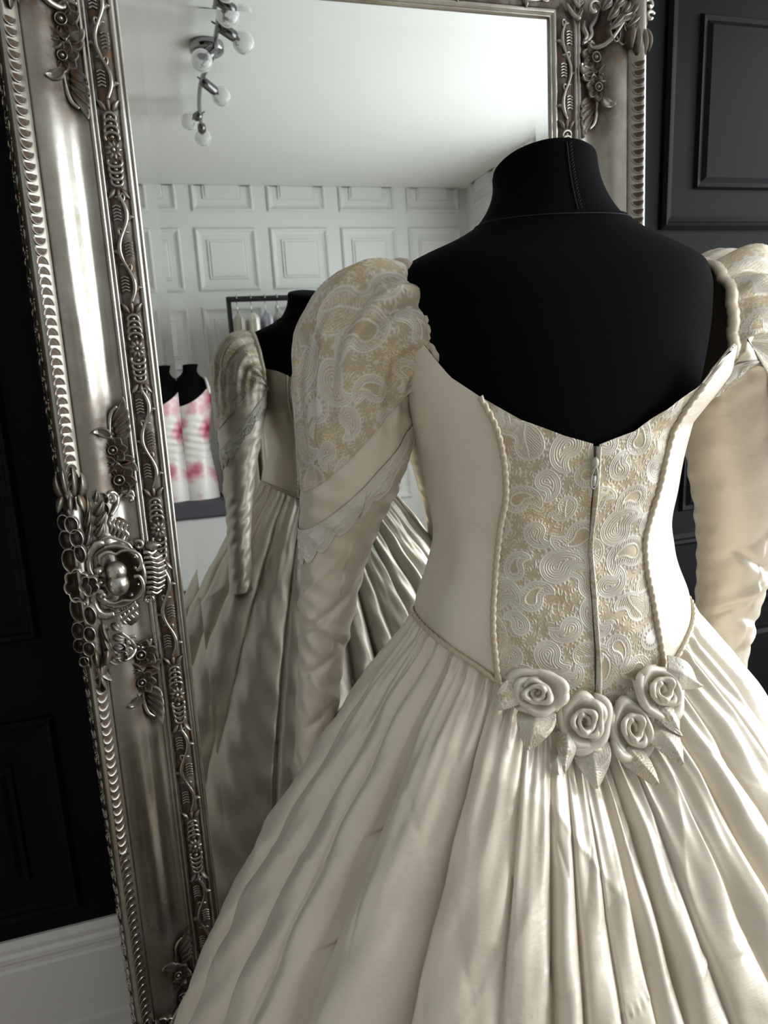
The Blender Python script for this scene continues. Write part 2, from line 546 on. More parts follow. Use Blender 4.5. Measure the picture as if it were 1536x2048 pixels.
# ---- carving vocabulary; every shape is given in mirror coordinates (x, z, h)
def X3(x, z, h): return np.stack(np.broadcast_arrays(np.asarray(x, float), -np.asarray(h, float), np.asarray(z, float)), -1)
class Carve(MB):
    def petal(s, x, z, h, ang, L, W, H, ribs=0, pat0=.35, curl=.0, n=9, m=9, tip=1.0, rim=0.0):
        """a domed leaf or petal from (x,z) along ang; grooves and a rim carved into it"""
        t = np.linspace(0, 1, m); q = np.linspace(-1, 1, n)
        T, Q = np.meshgrid(t, q, indexing='ij')
        wv = W * np.sin(PI * np.clip(T * .93 + .05, 0, 1) ** (.75 * tip)) ** .8
        bend = ang + curl * T ** 1.5
        lx = np.cumsum(np.cos(ang + curl * t ** 1.5)) / m * L; lz = np.cumsum(np.sin(ang + curl * t ** 1.5)) / m * L
        cx = lx[:, None] - np.sin(bend) * Q * wv; cz = lz[:, None] + np.cos(bend) * Q * wv
        dome = np.sqrt(np.clip(1 - np.abs(Q) ** 2.4, 0, 1))
        hh = H * dome * (.45 + .55 * np.sin(PI * np.clip(T, .0, .97)) ** .6)
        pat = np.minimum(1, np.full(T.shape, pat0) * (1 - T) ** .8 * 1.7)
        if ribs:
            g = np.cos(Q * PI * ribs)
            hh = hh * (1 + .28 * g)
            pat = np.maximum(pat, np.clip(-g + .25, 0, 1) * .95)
        if rim:
            e = np.clip((np.abs(Q) - .55) / .3, 0, 1)
            e = np.maximum(e, np.clip((T - .72) / .2, 0, 1))
            hh = H * (.35 + .65 * e) * np.where(np.abs(Q) > .985, .2, 1)
            pat = np.maximum(pat, (1 - e) * rim)
        pat = np.where(np.abs(Q) > .98, 1.0, pat)
        V = X3(x + cx, z + cz, h + hh - .001)
        return s.add(V.reshape(-1, 3), grid_faces(m, n), pat.ravel())
    def cup(s, x, z, h, rx, rz, H, ang=0.0, pat=.85, depth=.75, n=20, lobes=0, la=0.0, lp=0.0):
        """shell lobe: a bright rolled rim round a dark hollow"""
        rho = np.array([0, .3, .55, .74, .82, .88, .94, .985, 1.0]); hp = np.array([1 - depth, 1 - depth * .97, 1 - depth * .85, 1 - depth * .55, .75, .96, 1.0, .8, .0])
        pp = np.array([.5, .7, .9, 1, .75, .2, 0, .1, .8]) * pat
        th = np.linspace(0, 2 * PI, n, endpoint=False)
        TH, RR = np.meshgrid(th, rho, indexing='ij')
        if lobes: RR = RR * (1 - la + la * np.abs(np.cos(lobes * .5 * (TH - lp))) ** .6 * 1.6)
        a, b = RR * rx * np.cos(TH), RR * rz * np.sin(TH)
        V = X3(x + a * math.cos(ang) - b * math.sin(ang), z + a * math.sin(ang) + b * math.cos(ang), h + H * hp[None])
        return s.add(V.reshape(-1, 3), grid_faces(n, len(rho), True), np.tile(pp, n))
    def dome(s, x, z, h, rx, rz, H, pat=.0, n=16):
        rho = np.array([0, .35, .65, .85, .96, 1.0]); hp = np.sqrt(np.clip(1 - rho**2, 0, 1))
        th = np.linspace(0, 2 * PI, n, endpoint=False)
        TH, RR = np.meshgrid(th, rho, indexing='ij')
        V = X3(x + RR * rx * np.cos(TH), z + RR * rz * np.sin(TH), h + H * hp[None])
        pv = np.tile(np.array([0, 0, .05, .3, .85, 1.0]), n)
        return s.add(V.reshape(-1, 3), grid_faces(n, len(rho), True), np.maximum(pat, pv))
    def vine(s, pts, r, h, n=7, pat=.1, lift=None):
        """rounded stem through (x,z) points"""
        P = np.array(pts, float); k = len(P)
        tt = np.linspace(0, k - 1, max(8, (k - 1) * 6 + 1))
        xs = sm_interp(tt, np.arange(k), P[:, 0]); zs_ = sm_interp(tt, np.arange(k), P[:, 1])
        r = np.broadcast_to(np.asarray(r, float), (k,)); rr = np.interp(tt, np.arange(k), r)
        hh = np.broadcast_to(np.asarray(h, float), (k,)); hh = np.interp(tt, np.arange(k), hh)
        return s.tube(X3(xs, zs_, hh), rr, n, pat)
    def scroll(s, x, z, h, R, a0, turns, r0, r1, hand=1, n=7, ball=True, pat=.1):
        """volute winding inwards to a bead"""
        t = np.linspace(0, 1, int(18 * abs(turns)) + 6)
        a = a0 + hand * t * turns * 2 * PI
        Rr = R * (1 - .78 * t)
        s.tube(X3(x + Rr * np.cos(a), z + Rr * np.sin(a), h + .003 * t), r0 + (r1 - r0) * t, n, pat)
        if ball: s.dome(x + Rr[-1] * math.cos(a[-1]) * .3, z + Rr[-1] * math.sin(a[-1]) * .3, h - .001, R * .26, R * .26, R * .30)
        return s

def place(carve_or_mesh, name, mirror_x=True, flip_z=False, parent=None):
    """part on the left side (x < 0) and, mirrored, on the right side; optionally also below"""
    me = carve_or_mesh.mesh(name) if isinstance(carve_or_mesh, MB) else carve_or_mesh
    outs = [obj(name, me, M['silver'], parent or mirror)]
    combos = []
    if mirror_x: combos.append((-1, 1))
    if flip_z: combos += [(1, -1)] + ([(-1, -1)] if mirror_x else [])
    for sx, sz in combos:
        o = obj(name, me, M['silver'], parent or mirror)
        o.scale = (sx, 1, sz)
        if sz < 0: o.location.z = GZ0 + GZ1
        outs.append(o)
    return outs

# ---- six-petalled flower: petals and bead, one shared mesh each
petal_me = Carve().petal(0, 0, 0, 0, 1.0, .56, .46, 0, .9, 0, 9, 9, .8, rim=.85).mesh('petal')
petal_me.materials.append(M['silver'])
_fl = Carve()
_fl.cup(0, 0, .10, .34, .34, .34, 0, 1.0, .8, 16)
_fl.dome(0, 0, .14, .17, .17, .40, .1)
flower_me = _fl.mesh('flower'); flower_me.materials.append(M['silver'])
def flower(x, z, h, R, a0=0.0, copies=((1, 1),)):
    for sx, sz in copies:
        f = obj('flower', flower_me, None, mirror)
        f.location = (x * sx, -h, z if sz > 0 else GZ0 + GZ1 - z)
        f.scale = (R * sx, R, R * sz)
        for k in range(7):
            p = obj('petal', petal_me, None, f)
            a = a0 + k * 2 * PI / 7
            p.location = (.22 * math.cos(a), 0, .22 * math.sin(a))
            p.rotation_euler = (0, -a, 0)
            p.scale = (.84, .9, .84)
BOTH = ((1, 1), (-1, 1))
ALL4 = ((1, 1), (-1, 1), (1, -1), (-1, -1))

def swag(name, x, zt, d, copies, sc=1.0):
    """leaf spray with two flowers; starts at zt and runs in direction d (+1 up, -1 down) to a plume"""
    f1 = (x, zt); f2 = (x - .004, zt + d * .049 * sc)
    for fx, fz in (f1, f2):
        hb = base_h(fx, fz)
        flower(fx, fz, hb + .003, .0262 * sc if (fx, fz) == f1 else .0222 * sc, random.uniform(0, 1), copies)
        SWAG.append((fx, fz, .026))
    lf = Carve()
    zm = zt + d * .026 * sc
    for (dx, a, L, cu) in ((-.002, PI - d * .55, .022, d * .9), (-.002, PI + d * .25, .026, d * 1.1), (.002, d * .55, .020, -d * .9), (.002, d * -.1, .024, -d * .9)):
        lf.petal(x + dx, zm, base_h(x + dx - .008, zm) + .001, a, L * 1.35 * sc, .0100 * sc, .0095, 0, .7, cu, 9, 11, 1.0, rim=.75)
    lf.vine([(x, zt + d * .012), (x - .002, zm + d * .012), (x - .004, zt + d * .06)], .0022, base_h(x, zm) + .004)
    me1 = lf.mesh('leaf_spray'); me1.materials.append(M['silver'])
    pl = Carve()
    zp = zt + d * .066 * sc
    for k in range(4):
        L = (.026 + .005 * k) * sc
        pl.petal(x + .001 - k * .0008, zp + d * k * .008, base_h(x + .008, zp) + .0015, d * (.30 + .16 * k), L * 1.2, .0084 * sc, .0115, 0, .6, d * .75, 8, 11, 1.0, rim=.55)
    pl.petal(x - .004, zp + d * .003, base_h(x - .02, zp) + .001, PI - d * .9, .030 * sc, .0085, .0105, 0, .5, d * 1.2, 9, 11, 1.0, rim=.5)
    pl.vine([(x - .004, zp - d * .008), (x - .006, zp + d * .014), (x - .001, zp + d * .040), (x + .010, zp + d * .052)], [.0024, .0034, .0036, .0022], base_h(x, zp) + .005)
    me2 = pl.mesh('plume'); me2.materials.append(M['silver'])
    SWAG.append((x, zp + d * .02, .034)); SWAG.append((x + .004, zp + d * .035, .022))
    for nm, me in (('leaf_spray', me1), ('plume', me2)):
        for sx, sz in copies:
            o = obj(nm, me, None, mirror); o.scale = (sx, 1, sz)
            if sz < 0: o.location.z = GZ0 + GZ1
XC = -(GX + .092)
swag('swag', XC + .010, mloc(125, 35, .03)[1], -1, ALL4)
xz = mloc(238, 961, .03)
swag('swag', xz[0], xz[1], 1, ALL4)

# ---- central cartouche on the long sides, traced from its place on the frame
HB = .052
def at(u, v, h=HB): return mloc(u, v, h)
c = Carve()
lob = [(127.7, 1046, 11, 17), (132.5, 1080, 12, 20), (142, 1121, 16, 25), (157, 1219, 15, 26), (157, 1261, 12, 18), (160, 1290, 12, 15)]
PXM = 1 / 1180.        # metres per photograph pixel at the frame
def cups(lst, H, dh, dep=.78):
    out = []
    for (u, v, a, b) in lst:
        x, z = at(u, v, .065)
        k = Carve(); k.cup(x, z, dh, a * PXM, b * PXM, H, .12, .9, dep, 22)
        out += place(k, 'shell_lobe')
    return out
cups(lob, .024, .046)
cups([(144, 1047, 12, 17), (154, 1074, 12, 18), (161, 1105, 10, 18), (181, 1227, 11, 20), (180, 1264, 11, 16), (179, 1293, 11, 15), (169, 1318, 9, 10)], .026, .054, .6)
# broad scalloped fan at the middle of the outer edge
k = Carve()
x, z = at(156, 1171, .065); k.cup(x, z, .046, 23 * PXM, 33 * PXM, .028, .12, 1.0, .82, 44, 7, .16, PI)
place(k, 'shell_fan')
k = Carve()
x, z = at(178, 1172, .075); k.cup(x, z, .060, 17 * PXM, 19 * PXM, .018, .12, .95, .75, 36, 5, .2, PI)
place(k, 'inner_shell')
# oval boss and the dark bowl around it, with lobed rims and C-scrolls
k = Carve()
x, z = at(232, 1146, .06); k.dome(x, z, .050, 20 * PXM, 21 * PXM, .020)
x, z = at(236, 1170, .06); k.dome(x, z, .050, 21 * PXM, 24 * PXM, .023)
place(k, 'boss')
k = Carve()
x, z = at(232, 1155, .05); k.cup(x, z, .026, 56 * PXM, 66 * PXM, .020, .1, 1.0, .9, 30)
place(k, 'bowl')
def loop(name, pts, r, h, hh=None):
    k = Carve()
    k.vine([at(u, v, .06) for u, v in pts], r, h, 8, .05)
    return place(k, name)
loop('rim_scroll', [(199, 1128), (200, 1115), (211, 1107), (222, 1107), (232, 1109), (244, 1103), (262, 1102), (277, 1110), (282, 1124), (280, 1137), (272, 1141)], [.0028, .0044, .0036, .0026, .0024, .0024, .0026, .0028, .0030, .0036, .003], .056)
loop('rim_scroll', [(268, 1155), (278, 1154), (285, 1165), (287, 1180), (280, 1194), (265, 1202), (247, 1202), (238, 1205), (226, 1208), (212, 1204), (204, 1198)], [.0036, .003, .0028, .0026, .0026, .0024, .0024, .0026, .003, .0042, .0048], .056)
loop('rim_scroll', [(205, 1079), (220, 1077), (240, 1083), (255, 1090), (264, 1100)], [.0026, .0026, .0024, .0024, .002], .050)
loop('rim_scroll', [(230, 1234), (245, 1228), (260, 1218), (270, 1206)], [.0024, .0026, .0024, .002], .050)
k = Carve()
k.vine([at(u, v, .06) for u, v in ((206, 1089), (196, 1090), (184, 1101), (177, 1120), (178, 1138), (185, 1150), (196, 1152))], [.0058, .0072, .0060, .0046, .0040, .0036, .0026], [.050, .052, .054, .056, .058, .058, .058], 9, .05)
x, z = at(197, 1144, .06); k.dome(x, z, .052, .0075, .0075, .012)
place(k, 'c_scroll')
k = Carve()
k.vine([at(u, v, .06) for u, v in ((206, 1184), (195, 1182), (187, 1192), (187, 1208), (196, 1226), (212, 1234), (227, 1231))], [.0040, .0036, .0042, .0052, .0066, .0082, .0072], [.060, .060, .058, .056, .054, .052, .050], 9, .05)
x, z = at(205, 1190, .06); k.dome(x, z, .052, .0085, .0085, .013)
x, z = at(200, 1167, .06); k.dome(x, z, .048, .0080, .0066, .014)
place(k, 'c_scroll')
k = Carve()
for i in range(9):        # fluting inside the lower bowl
    t = i / 8
    x0, z0 = at(232 + 44 * t, 1212 - 22 * t ** 2, .05); x1, z1 = at(240 + 36 * t, 1226 - 30 * t ** 2, .05)
    k.vine([(x0, z0), ((x0 + x1) / 2, (z0 + z1) / 2), (x1, z1)], .0016, .036, 6, .7)
place(k, 'bowl_fluting')
for (u, v, r) in ((269, 1119, 4), (276, 1174, 4), (262, 1196, 5), (270, 1141, 5)):
    x, z = at(u, v, .06); k = Carve(); k.dome(x, z, .038, r * PXM, r * PXM, .008); place(k, 'bead')
# waved ribs towards the glass
k = Carve()
for i in range(9):
    t = i / 8
    u0, v0 = 287 + 7 * t, 1108 + 80 * t
    w = [26, 36, 41, 42, 42, 41, 38, 36, 30][i]
    k.vine([at(u0, v0, .04), at(u0 + w * .3, v0 - 1, .04), at(u0 + w * .62, v0 + 2.5, .04), at(u0 + w, v0 - 3, .04)], [.003, .0034, .0034, .002], [.030, .031, .028, .022], 8, .0)
x, z = at(307, 1146, .03); k.dome(x, z, .010, .021, .040, .016, .85)
x, z = at(302, 1093, .03); k.petal(x - .012, z - .006, .018, .35, .028, .009, .012, 0, .2, -.3)
place(k, 'wave_ribs')
# twisted rope ribs and curls linking the cartouche to the cove
k = Carve()
for i in range(5):
    u, v = 216 + 8 * i, 1040 + 4 * i
    k.vine([at(u + 6, v - 4, .05), at(u + 1, v + 8, .05), at(u + 7, v + 17, .05), at(u + 3, v + 30, .05)], [.002, .0036, .0036, .002], .036, 7, .1)
x, z = at(232, 1058, .03); k.dome(x, z, .020, .020, .019, .012, .9)
place(k, 'rope_curl')
k = Carve()
for i in range(5):
    u, v = 238 + 8 * i, 1246 - 6 * i
    k.vine([at(u - 4, v - 13, .05), at(u + 3, v - 4, .05), at(u - 2, v + 6, .05), at(u + 6, v + 14, .05)], [.002, .0034, .0034, .002], .034, 7, .1)
x, z = at(252, 1236, .03); k.dome(x, z, .018, .022, .019, .012, .9)
place(k, 'rope_curl')
for (u, v, R, a0, tr, hd) in ((277, 1096, 11, 2.4, .85, -1), (296, 1205, 11, -.6, .85, 1), (259, 1002, 9, 2.6, .7, -1), (222, 1000, 12, 2.0, .6, -1), (256, 1300, 10, -2.2, .8, 1), (262, 1285, 12, 0.6, .6, 1)):
    x, z = at(u, v, .04); k = Carve()
    k.scroll(x, z, base_h(x, z) + .008, R * PXM, a0, tr, .0028, .0036, hd)
    place(k, 'curl')
for pts in (((212, 993), (224, 985), (234, 996), (232, 1014), (222, 1032)), ((236, 1000), (246, 988), (262, 986), (268, 998)), ((243, 1262), (262, 1283), (270, 1300), (262, 1314), (250, 1318)), ((272, 1296), (286, 1302), (298, 1297), (302, 1284))):
    k = Carve(); k.vine([at(u, v, .035) for u, v in pts], [.002] + [.0040] * (len(pts) - 2) + [.0022], [base_h(*at(u, v, .035)) + .006 for u, v in pts], 8, .1); place(k, 'stem_curl')
# woven acanthus leaves above and below
def leaves(lst, name='acanthus_leaf'):
    for (u, v, u2, v2, w, hh) in lst:
        x, z = at(u, v, .05); x2, z2 = at(u2, v2, .05)
        L = math.hypot(x2 - x, z2 - z)
        k = Carve(); k.petal(x, z, hh, math.atan2(z2 - z, x2 - x), L * 1.18, w * PXM, .013, 2, .5, .35, 13, 12, 1.0)
        place(k, name)
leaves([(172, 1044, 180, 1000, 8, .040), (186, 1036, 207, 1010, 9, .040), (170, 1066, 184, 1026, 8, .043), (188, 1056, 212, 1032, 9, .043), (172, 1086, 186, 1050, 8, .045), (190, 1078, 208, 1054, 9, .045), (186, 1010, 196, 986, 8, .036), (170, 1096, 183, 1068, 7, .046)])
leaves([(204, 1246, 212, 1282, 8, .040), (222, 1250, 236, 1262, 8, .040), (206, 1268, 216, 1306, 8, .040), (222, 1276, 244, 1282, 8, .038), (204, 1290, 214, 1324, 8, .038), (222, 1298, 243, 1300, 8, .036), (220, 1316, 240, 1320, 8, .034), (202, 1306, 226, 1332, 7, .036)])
for (u, v, a, b) in ((203, 998, 14, 13), (208, 1018, 10, 13), (240, 1296, 12, 12), (246, 1312, 10, 12)):
    x, z = at(u, v, .04); k = Carve(); k.cup(x, z, .030, a * PXM, b * PXM, .014, .1, 1.0, .8, 18); place(k, 'bud_cup')
# pointed leaf tips closing the edge moulding
def tip(u, v, d, name='leaf_tip'):
    x, z = at(u, v, .06); k = Carve()
    for i, (dx, a, L) in enumerate(((-.014, -.35, .030), (-.006, -.12, .036), (.004, .12, .034), (.012, .4, .028))):
        k.petal(x + dx * .8 + .004, z - d * .012, .050 + .003 * (i in (1, 2)), d * (PI / 2) - a * 1.1, L * 1.5, .0088, .014, 1.5, .4, d * a * 1.6, 11, 12, .9)
    for i, dx in enumerate((-.013, -.002, .009)):
        k.petal(x + dx + .004, z - d * .002, .060, -d * (PI / 2) + dx * 26 * d, .030, .0066, .012, 1.5, .3, 0, 11, 10, 1.2)
    return k
place(tip(137, 985, 1), 'leaf_tip')
place(tip(196, 1338, -1), 'leaf_tip')

# ---- corner carving (seen at the upper right corner), the same at every corner
def atc(u, v, h=.055):
    x, z = mloc(u, v, h)
    return -abs(x), z
k = Carve()
x, z = atc(1296, 84)
for i, (dx, a, L) in enumerate(((-.015, -.4, .034), (-.006, -.15, .040), (.004, .15, .038), (.013, .45, .032))):
    k.petal(x + .019 + dx * .75, z + .024, .052 + .003 * (i in (1, 2)), -PI / 2 + a, L * 1.25, .0090, .014, 1.5, .35, -a * 1.5, 11, 11, .9)
place(k, 'leaf_tip', flip_z=True)
for (u, v, a, b) in ((1245, 66, 15, 22), (1260, 52, 13, 14), (1262, 76, 12, 15), (1230, 60, 10, 22), (1275, 92, 9, 7)):
    x, z = atc(u, v, .045); k = Carve(); k.cup(x, z, .030, a * PXM * 1.2, b * PXM * 1.1, .018, -.2, 1.0, .8, 20)
    place(k, 'shell_lobe', flip_z=True)
for (u, v, u2, v2, w) in ((1262, 0, 1250, 26, 9), (1278, 2, 1266, 30, 9), (1270, 22, 1244, 38, 9), (1284, 26, 1264, 52, 9), (1276, 46, 1262, 80, 9), (1288, 48, 1276, 74, 8), (1252, -10, 1236, 12, 9), (1290, -14, 1280, 12, 9), (1270, -30, 1255, -8, 10), (1290, -44, 1274, -20, 10), (1240, 6, 1226, 34, 9), (1252, 24, 1232, 52, 8), (1256, -26, 1238, -6, 10), (1292, 8, 1282, 36, 8), (1240, -34, 1222, -12, 10), (1292, 30, 1286, 58, 8), (1226, -8, 1214, 14, 8)):
    x, z = atc(u, v); x2, z2 = atc(u2, v2)
    k = Carve(); k.petal(x, z, .046, math.atan2(z2 - z, x2 - x), math.hypot(x2 - x, z2 - z) * 1.25, w * PXM * 1.2, .015, 2, .45, .3, 13, 12, 1.0)
    place(k, 'acanthus_leaf', flip_z=True)
for (u, v, R, a0, tr, hd) in ((1196, 12, 15, .2, .8, 1), (1308, 28, 10, .5, .8, 1), (1306, 4, 9, 2.5, .8, -1), (1226, -20, 14, .3, .8, 1)):
    x, z = atc(u, v, .05); k = Carve(); k.scroll(x, z, max(base_h(x, z), .03) + .008, R * PXM * 1.2, PI - a0, tr, .0036, .0044, -hd)
    place(k, 'curl', flip_z=True)
for pts in (((1211, 8), (1206, 28), (1198, 42), (1200, 56), (1192, 68), (1180, 76)), ((1186, 28), (1184, 44), (1190, 58), (1184, 70)), ((1192, 70), (1200, 84), (1216, 84), (1228, 72), (1246, 44)), ((1150, -8), (1162, 12), (1172, 24), (1180, 8)), ((1160, -24), (1172, 0), (1184, -10))):
    k = Carve(); q = [atc(u, v, .045) for u, v in pts]
    k.vine(q, [.0026] + [.0046] * (len(q) - 2) + [.0026], [base_h(*p) + .008 for p in q], 8, .15); place(k, 'stem_curl', flip_z=True)
SWAG.append((GX + .10, 1.93, .05))

# ---- edge moulding of overlapping scales: every scale is a piece
def scale_mesh(flip):
    k = Carve()
    n, m = 13, 9
    th = np.linspace(0, PI, n); rho = np.array([.0, .35, .62, .80, .90, .97, 1.0])
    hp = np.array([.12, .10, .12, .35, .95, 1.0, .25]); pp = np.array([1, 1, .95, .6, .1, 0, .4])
    TH, RR = np.meshgrid(th, rho, indexing='ij')
    a = RR * .0077 * np.cos(TH); b = -RR * .0118 * np.sin(TH) + .004
    s = .1470 + a; hgt = h_at(s)
    sl = .0012 * np.sin(TH) * RR
    V = X3(-(a), b * (-1 if flip else 1), (hgt - h_at(.1470)) + .0002 + .0030 * hp[None] + sl)
    k.add(V.reshape(-1, 3), grid_faces(n, len(rho)), np.tile(pp, n))
    return k.mesh('scale')
sc_dn, sc_up = scale_mesh(False), scale_mesh(True)
for me in (sc_dn, sc_up): me.materials.append(M['silver'])
z = GZ0 + .02; PITCH = .0146
zmid_hi, zmid_lo = mloc(95, 515, .05)[1], mloc(225, 1700, .05)[1]
zc0, zc1 = mloc(196, 1345, .05)[1], mloc(137, 985, .05)[1]
ztop = mloc(10, 18, .05)[1] - .004
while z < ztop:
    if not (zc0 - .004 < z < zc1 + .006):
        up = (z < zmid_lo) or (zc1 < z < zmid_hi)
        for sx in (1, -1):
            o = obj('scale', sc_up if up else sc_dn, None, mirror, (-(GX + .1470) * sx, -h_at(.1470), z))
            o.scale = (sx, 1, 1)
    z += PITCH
x = -GX + .05
while x < GX - .05:
    if abs(x) > .10:
        o = obj('scale', sc_dn, None, mirror, (x, -h_at(.1470), GZ1 + .1470), (0, PI / 2, 0))
        if x > 0: o.rotation_euler = (0, PI / 2, 0); o.scale = (-1, 1, -1)
    x += PITCH

# ---- running carving of the inner band (one motif repeated) and of the outer flank
def inner_motif():
    k = Carve(); L = .255
    hb = .0085; zc = L * .20
    for i in range(9):                        # rosette with fans of small leaves
        k.petal(.0, zc, hb, i * 2 * PI / 9, .0125, .0042, .0068, 0, .6, .2, 7, 8)
    k.dome(0, zc, hb + .001, .0038, .0042, .0078)
    for s in (-1, 1):
        for i in range(4):
            zz_ = zc + s * (.015 + .0080 * i)
            th = np.linspace(-.6, PI + .6, 14)
            k.tube(X3(.0105 * np.cos(th) * (1 - .07 * i), zz_ + s * .0062 * np.sin(th), hb + .0028 + .0018 * np.sin(th)), .0023 - .0001 * i, 6, .15)
            k.dome(.0, zz_ + s * .001, hb, .0040, .0032, .0052, .2, 10)
        for a in (-.5, 0, .5):
            k.petal(a * .008, zc + s * .046, hb, s * (PI / 2 - a), .019, .0050, .0062, 1, .45, -s * a, 9, 9)
    t = np.linspace(0, 1, 60)                 # wandering stem with leaflets and striped pods
    sx = lambda q: .0082 * np.sin(q * 3 * PI)
    sz = lambda q: L * (.44 + .54 * q)
    k.tube(X3(sx(t), sz(t), hb + .0045), .0024 + .0012 * np.sin(t * 3 * PI) ** 2, 7, .05)
    for q, sg in ((.08, -1), (.30, 1), (.42, 1), (.60, -1), (.74, -1), (.92, 1)):
        for j in range(3):
            k.petal(sx(q), sz(q) + .0036 * j, hb, PI / 2 + sg * (.5 + .38 * j), .0140, .0032, .0058, 0, .45, sg * .6, 7, 8)
    for q, sg in ((.17, -1), (.50, 1), (.83, -1)):
        for j in range(5):
            zj = sz(q) + (j - 2) * .0042
            k.vine([(sg * .000, zj), (sg * .006, zj + .0022), (sg * .0115, zj)], .0014, hb + .0032, 5, .15)
    for q in (.33, .66, .98):
        th = np.linspace(0, 1.5 * PI, 12); sg = 1 if q != .66 else -1
        k.tube(X3(sx(q) + sg * .0046 * (1 - np.cos(th)) * (1 - th / 9), sz(q) + .0046 * np.sin(th), hb + .004), .0018, 6, .1)
    me = k.mesh('scroll_carving'); me.materials.append(M['silver'])
    return me, L
im, IL = inner_motif()
def run(me, L, s, name, h=0.0, sides=('l', 'r', 't'), flank=False):
    n = int((GZ1 - GZ0) / L)
    Lz = (GZ1 - GZ0) / n
    for i in range(n):
        for sd, sg in (('l', -1), ('r', 1)):
            if sd in sides:
                o = obj(name, me, None, mirror, (sg * (GX + s), -h, GZ0 + i * Lz)); o.scale = (-sg, 1, Lz / L)
    if 't' in sides:
        n = int(2 * GX / L); Lx = 2 * GX / n
        for i in range(n):
            o = obj(name, me, None, mirror, (-GX + i * Lx, -h, GZ1 + s), (0, PI / 2, 0)); o.scale = (1, 1, Lx / L)
run(im, IL, .0305, 'scroll_carving')

def flank_motif():
    """low scrollwork on the sloping outer flank; local x runs down the slope"""
    k = Carve(); L = .074
    dx, dh = (.1765 - .1635), (.0060 - .0565)
    ln = math.hypot(dx, dh)
    def fp(a, b, up):     # a: 0..1 down the slope, b along, up off the slope
        nx, nh = -dh / ln, dx / ln
        return np.stack(np.broadcast_arrays(-(.1635 + dx * a + nx * up), -(.0565 + dh * a + nh * up), b), -1)
    def st(pa, pb, r, up=.0012):
        t = np.linspace(0, len(pa) - 1, 22); ix = np.arange(len(pa))
        k.tube(fp(sm_interp(t, ix, np.array(pa)), sm_interp(t, ix, np.array(pb)), up), np.interp(t, [0, 11, 21], [r * .6, r, r * .5]) if True else r, 6, .05)
    for s, o in ((1, 0), (-1, 1)):
        f = (lambda a: a) if s > 0 else (lambda a: 1 - a)
        b0 = L * .5 * o
        st([f(.12), f(.25), f(.62), f(.85), f(.70), f(.50)], [b0 + q * L for q in (.02, .14, .16, .28, .40, .33)], .0034)
        st([f(.9), f(.75), f(.45), f(.2), f(.30)], [b0 + q * L for q in (.02, .10, .24, .34, .44)], .0028)
        st([f(.48), f(.30), f(.15)], [b0 + q * L for q in (.30, .38, .48)], .0030)
        for q in range(3):
            k.ball(fp(.5 + .14 * (q - 1), b0 + L * (.44 + .02 * q), .001), .0024, 8, 5, .1)
    me = k.mesh('flank_carving'); me.materials.append(M['silver'])
    return me, L
fm, FLn = flank_motif()
n = int((GZ1 - GZ0 + .25) / FLn)
for i in range(n):
    for sg in (-1, 1):
        o = obj('flank_carving', fm, None, mirror, (sg * GX, 0, GZ0 - .12 + i * FLn)); o.scale = (-sg, 1, 1)

# ---- frame mouldings, glass and its bevel
V, F, A = [], [], []
for kk in range(4): frame_side(V, F, A, kk)
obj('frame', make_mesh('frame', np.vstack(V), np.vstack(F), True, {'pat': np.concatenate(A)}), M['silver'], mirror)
MB().box(-GX - .172, GX + .172, .0292, .034, GZ0 - .172, GZ1 + .172).build('backboard', M['seam'], mirror, smooth=False)
BV = .0265; BD = -.00068
glass = obj('mirror_glass', make_mesh('mirror_glass', [(-GX + BV, 0, GZ0 + BV), (GX - BV, 0, GZ0 + BV), (GX - BV, 0, GZ1 - BV), (-GX + BV, 0, GZ1 - BV)], [(0, 1, 2, 3)], False), M['mirror'], mirror)
e0 = [(-GX - .002, BD, GZ0 - .002), (GX + .002, BD, GZ0 - .002), (GX + .002, BD, GZ1 + .002), (-GX - .002, BD, GZ1 + .002)]
e1 = [(-GX + BV, 0, GZ0 + BV), (GX - BV, 0, GZ0 + BV), (GX - BV, 0, GZ1 - BV), (-GX + BV, 0, GZ1 - BV)]
for j in range(4):
    obj('bevel', make_mesh('bevel', [e0[j], e0[(j + 1) % 4], e1[(j + 1) % 4], e1[j]], [(0, 1, 2, 3)], False), M['mirror'], glass)
# ------------------------------------------------------------------ the dress form and the gown
AX = np.array([.40, .70]); ROT = rad(7)
EX = np.array([math.cos(ROT), -math.sin(ROT)])      # the wearer's right-hand side as seen from behind
EB = -np.array([math.sin(ROT), math.cos(ROT)])      # straight out of the wearer's back
TT = np.array([(.80, .150, .115), (1.0, .152, .115), (1.05, .150, .113), (1.10, .150, .111), (1.135, .146, .107), (1.19, .127, .096), (1.215, .124, .093),
               (1.255, .128, .096), (1.28, .131, .099), (1.32, .140, .104), (1.36, .150, .107), (1.40, .158, .107), (1.44, .163, .102), (1.47, .162, .094),
               (1.488, .152, .085), (1.500, .128, .077), (1.512, .098, .070), (1.524, .076, .064), (1.535, .064, .060), (1.60, .052, .05)])
def body_r(psi, z, flare=False):
    a = sm_interp(z, TT[:, 0], TT[:, 1]); b = sm_interp(z, TT[:, 0], TT[:, 2]); N = 2.3
    r = ((np.abs(np.sin(psi)) / a)**N + (np.abs(np.cos(psi)) / b)**N)**(-1 / N)
    # a fuller bust at the front
    r = r + .028 * np.exp(-((z - 1.32) / .055)**2) * np.clip(-np.cos(psi), 0, 1)**1.5 * (np.abs(np.sin(psi * 1.0))**.3)
    if flare:
        r = r + np.clip((z - 1.325) / .075, 0, 1.3) * .04 * np.clip(np.sin(psi), 0, 1)
    return r
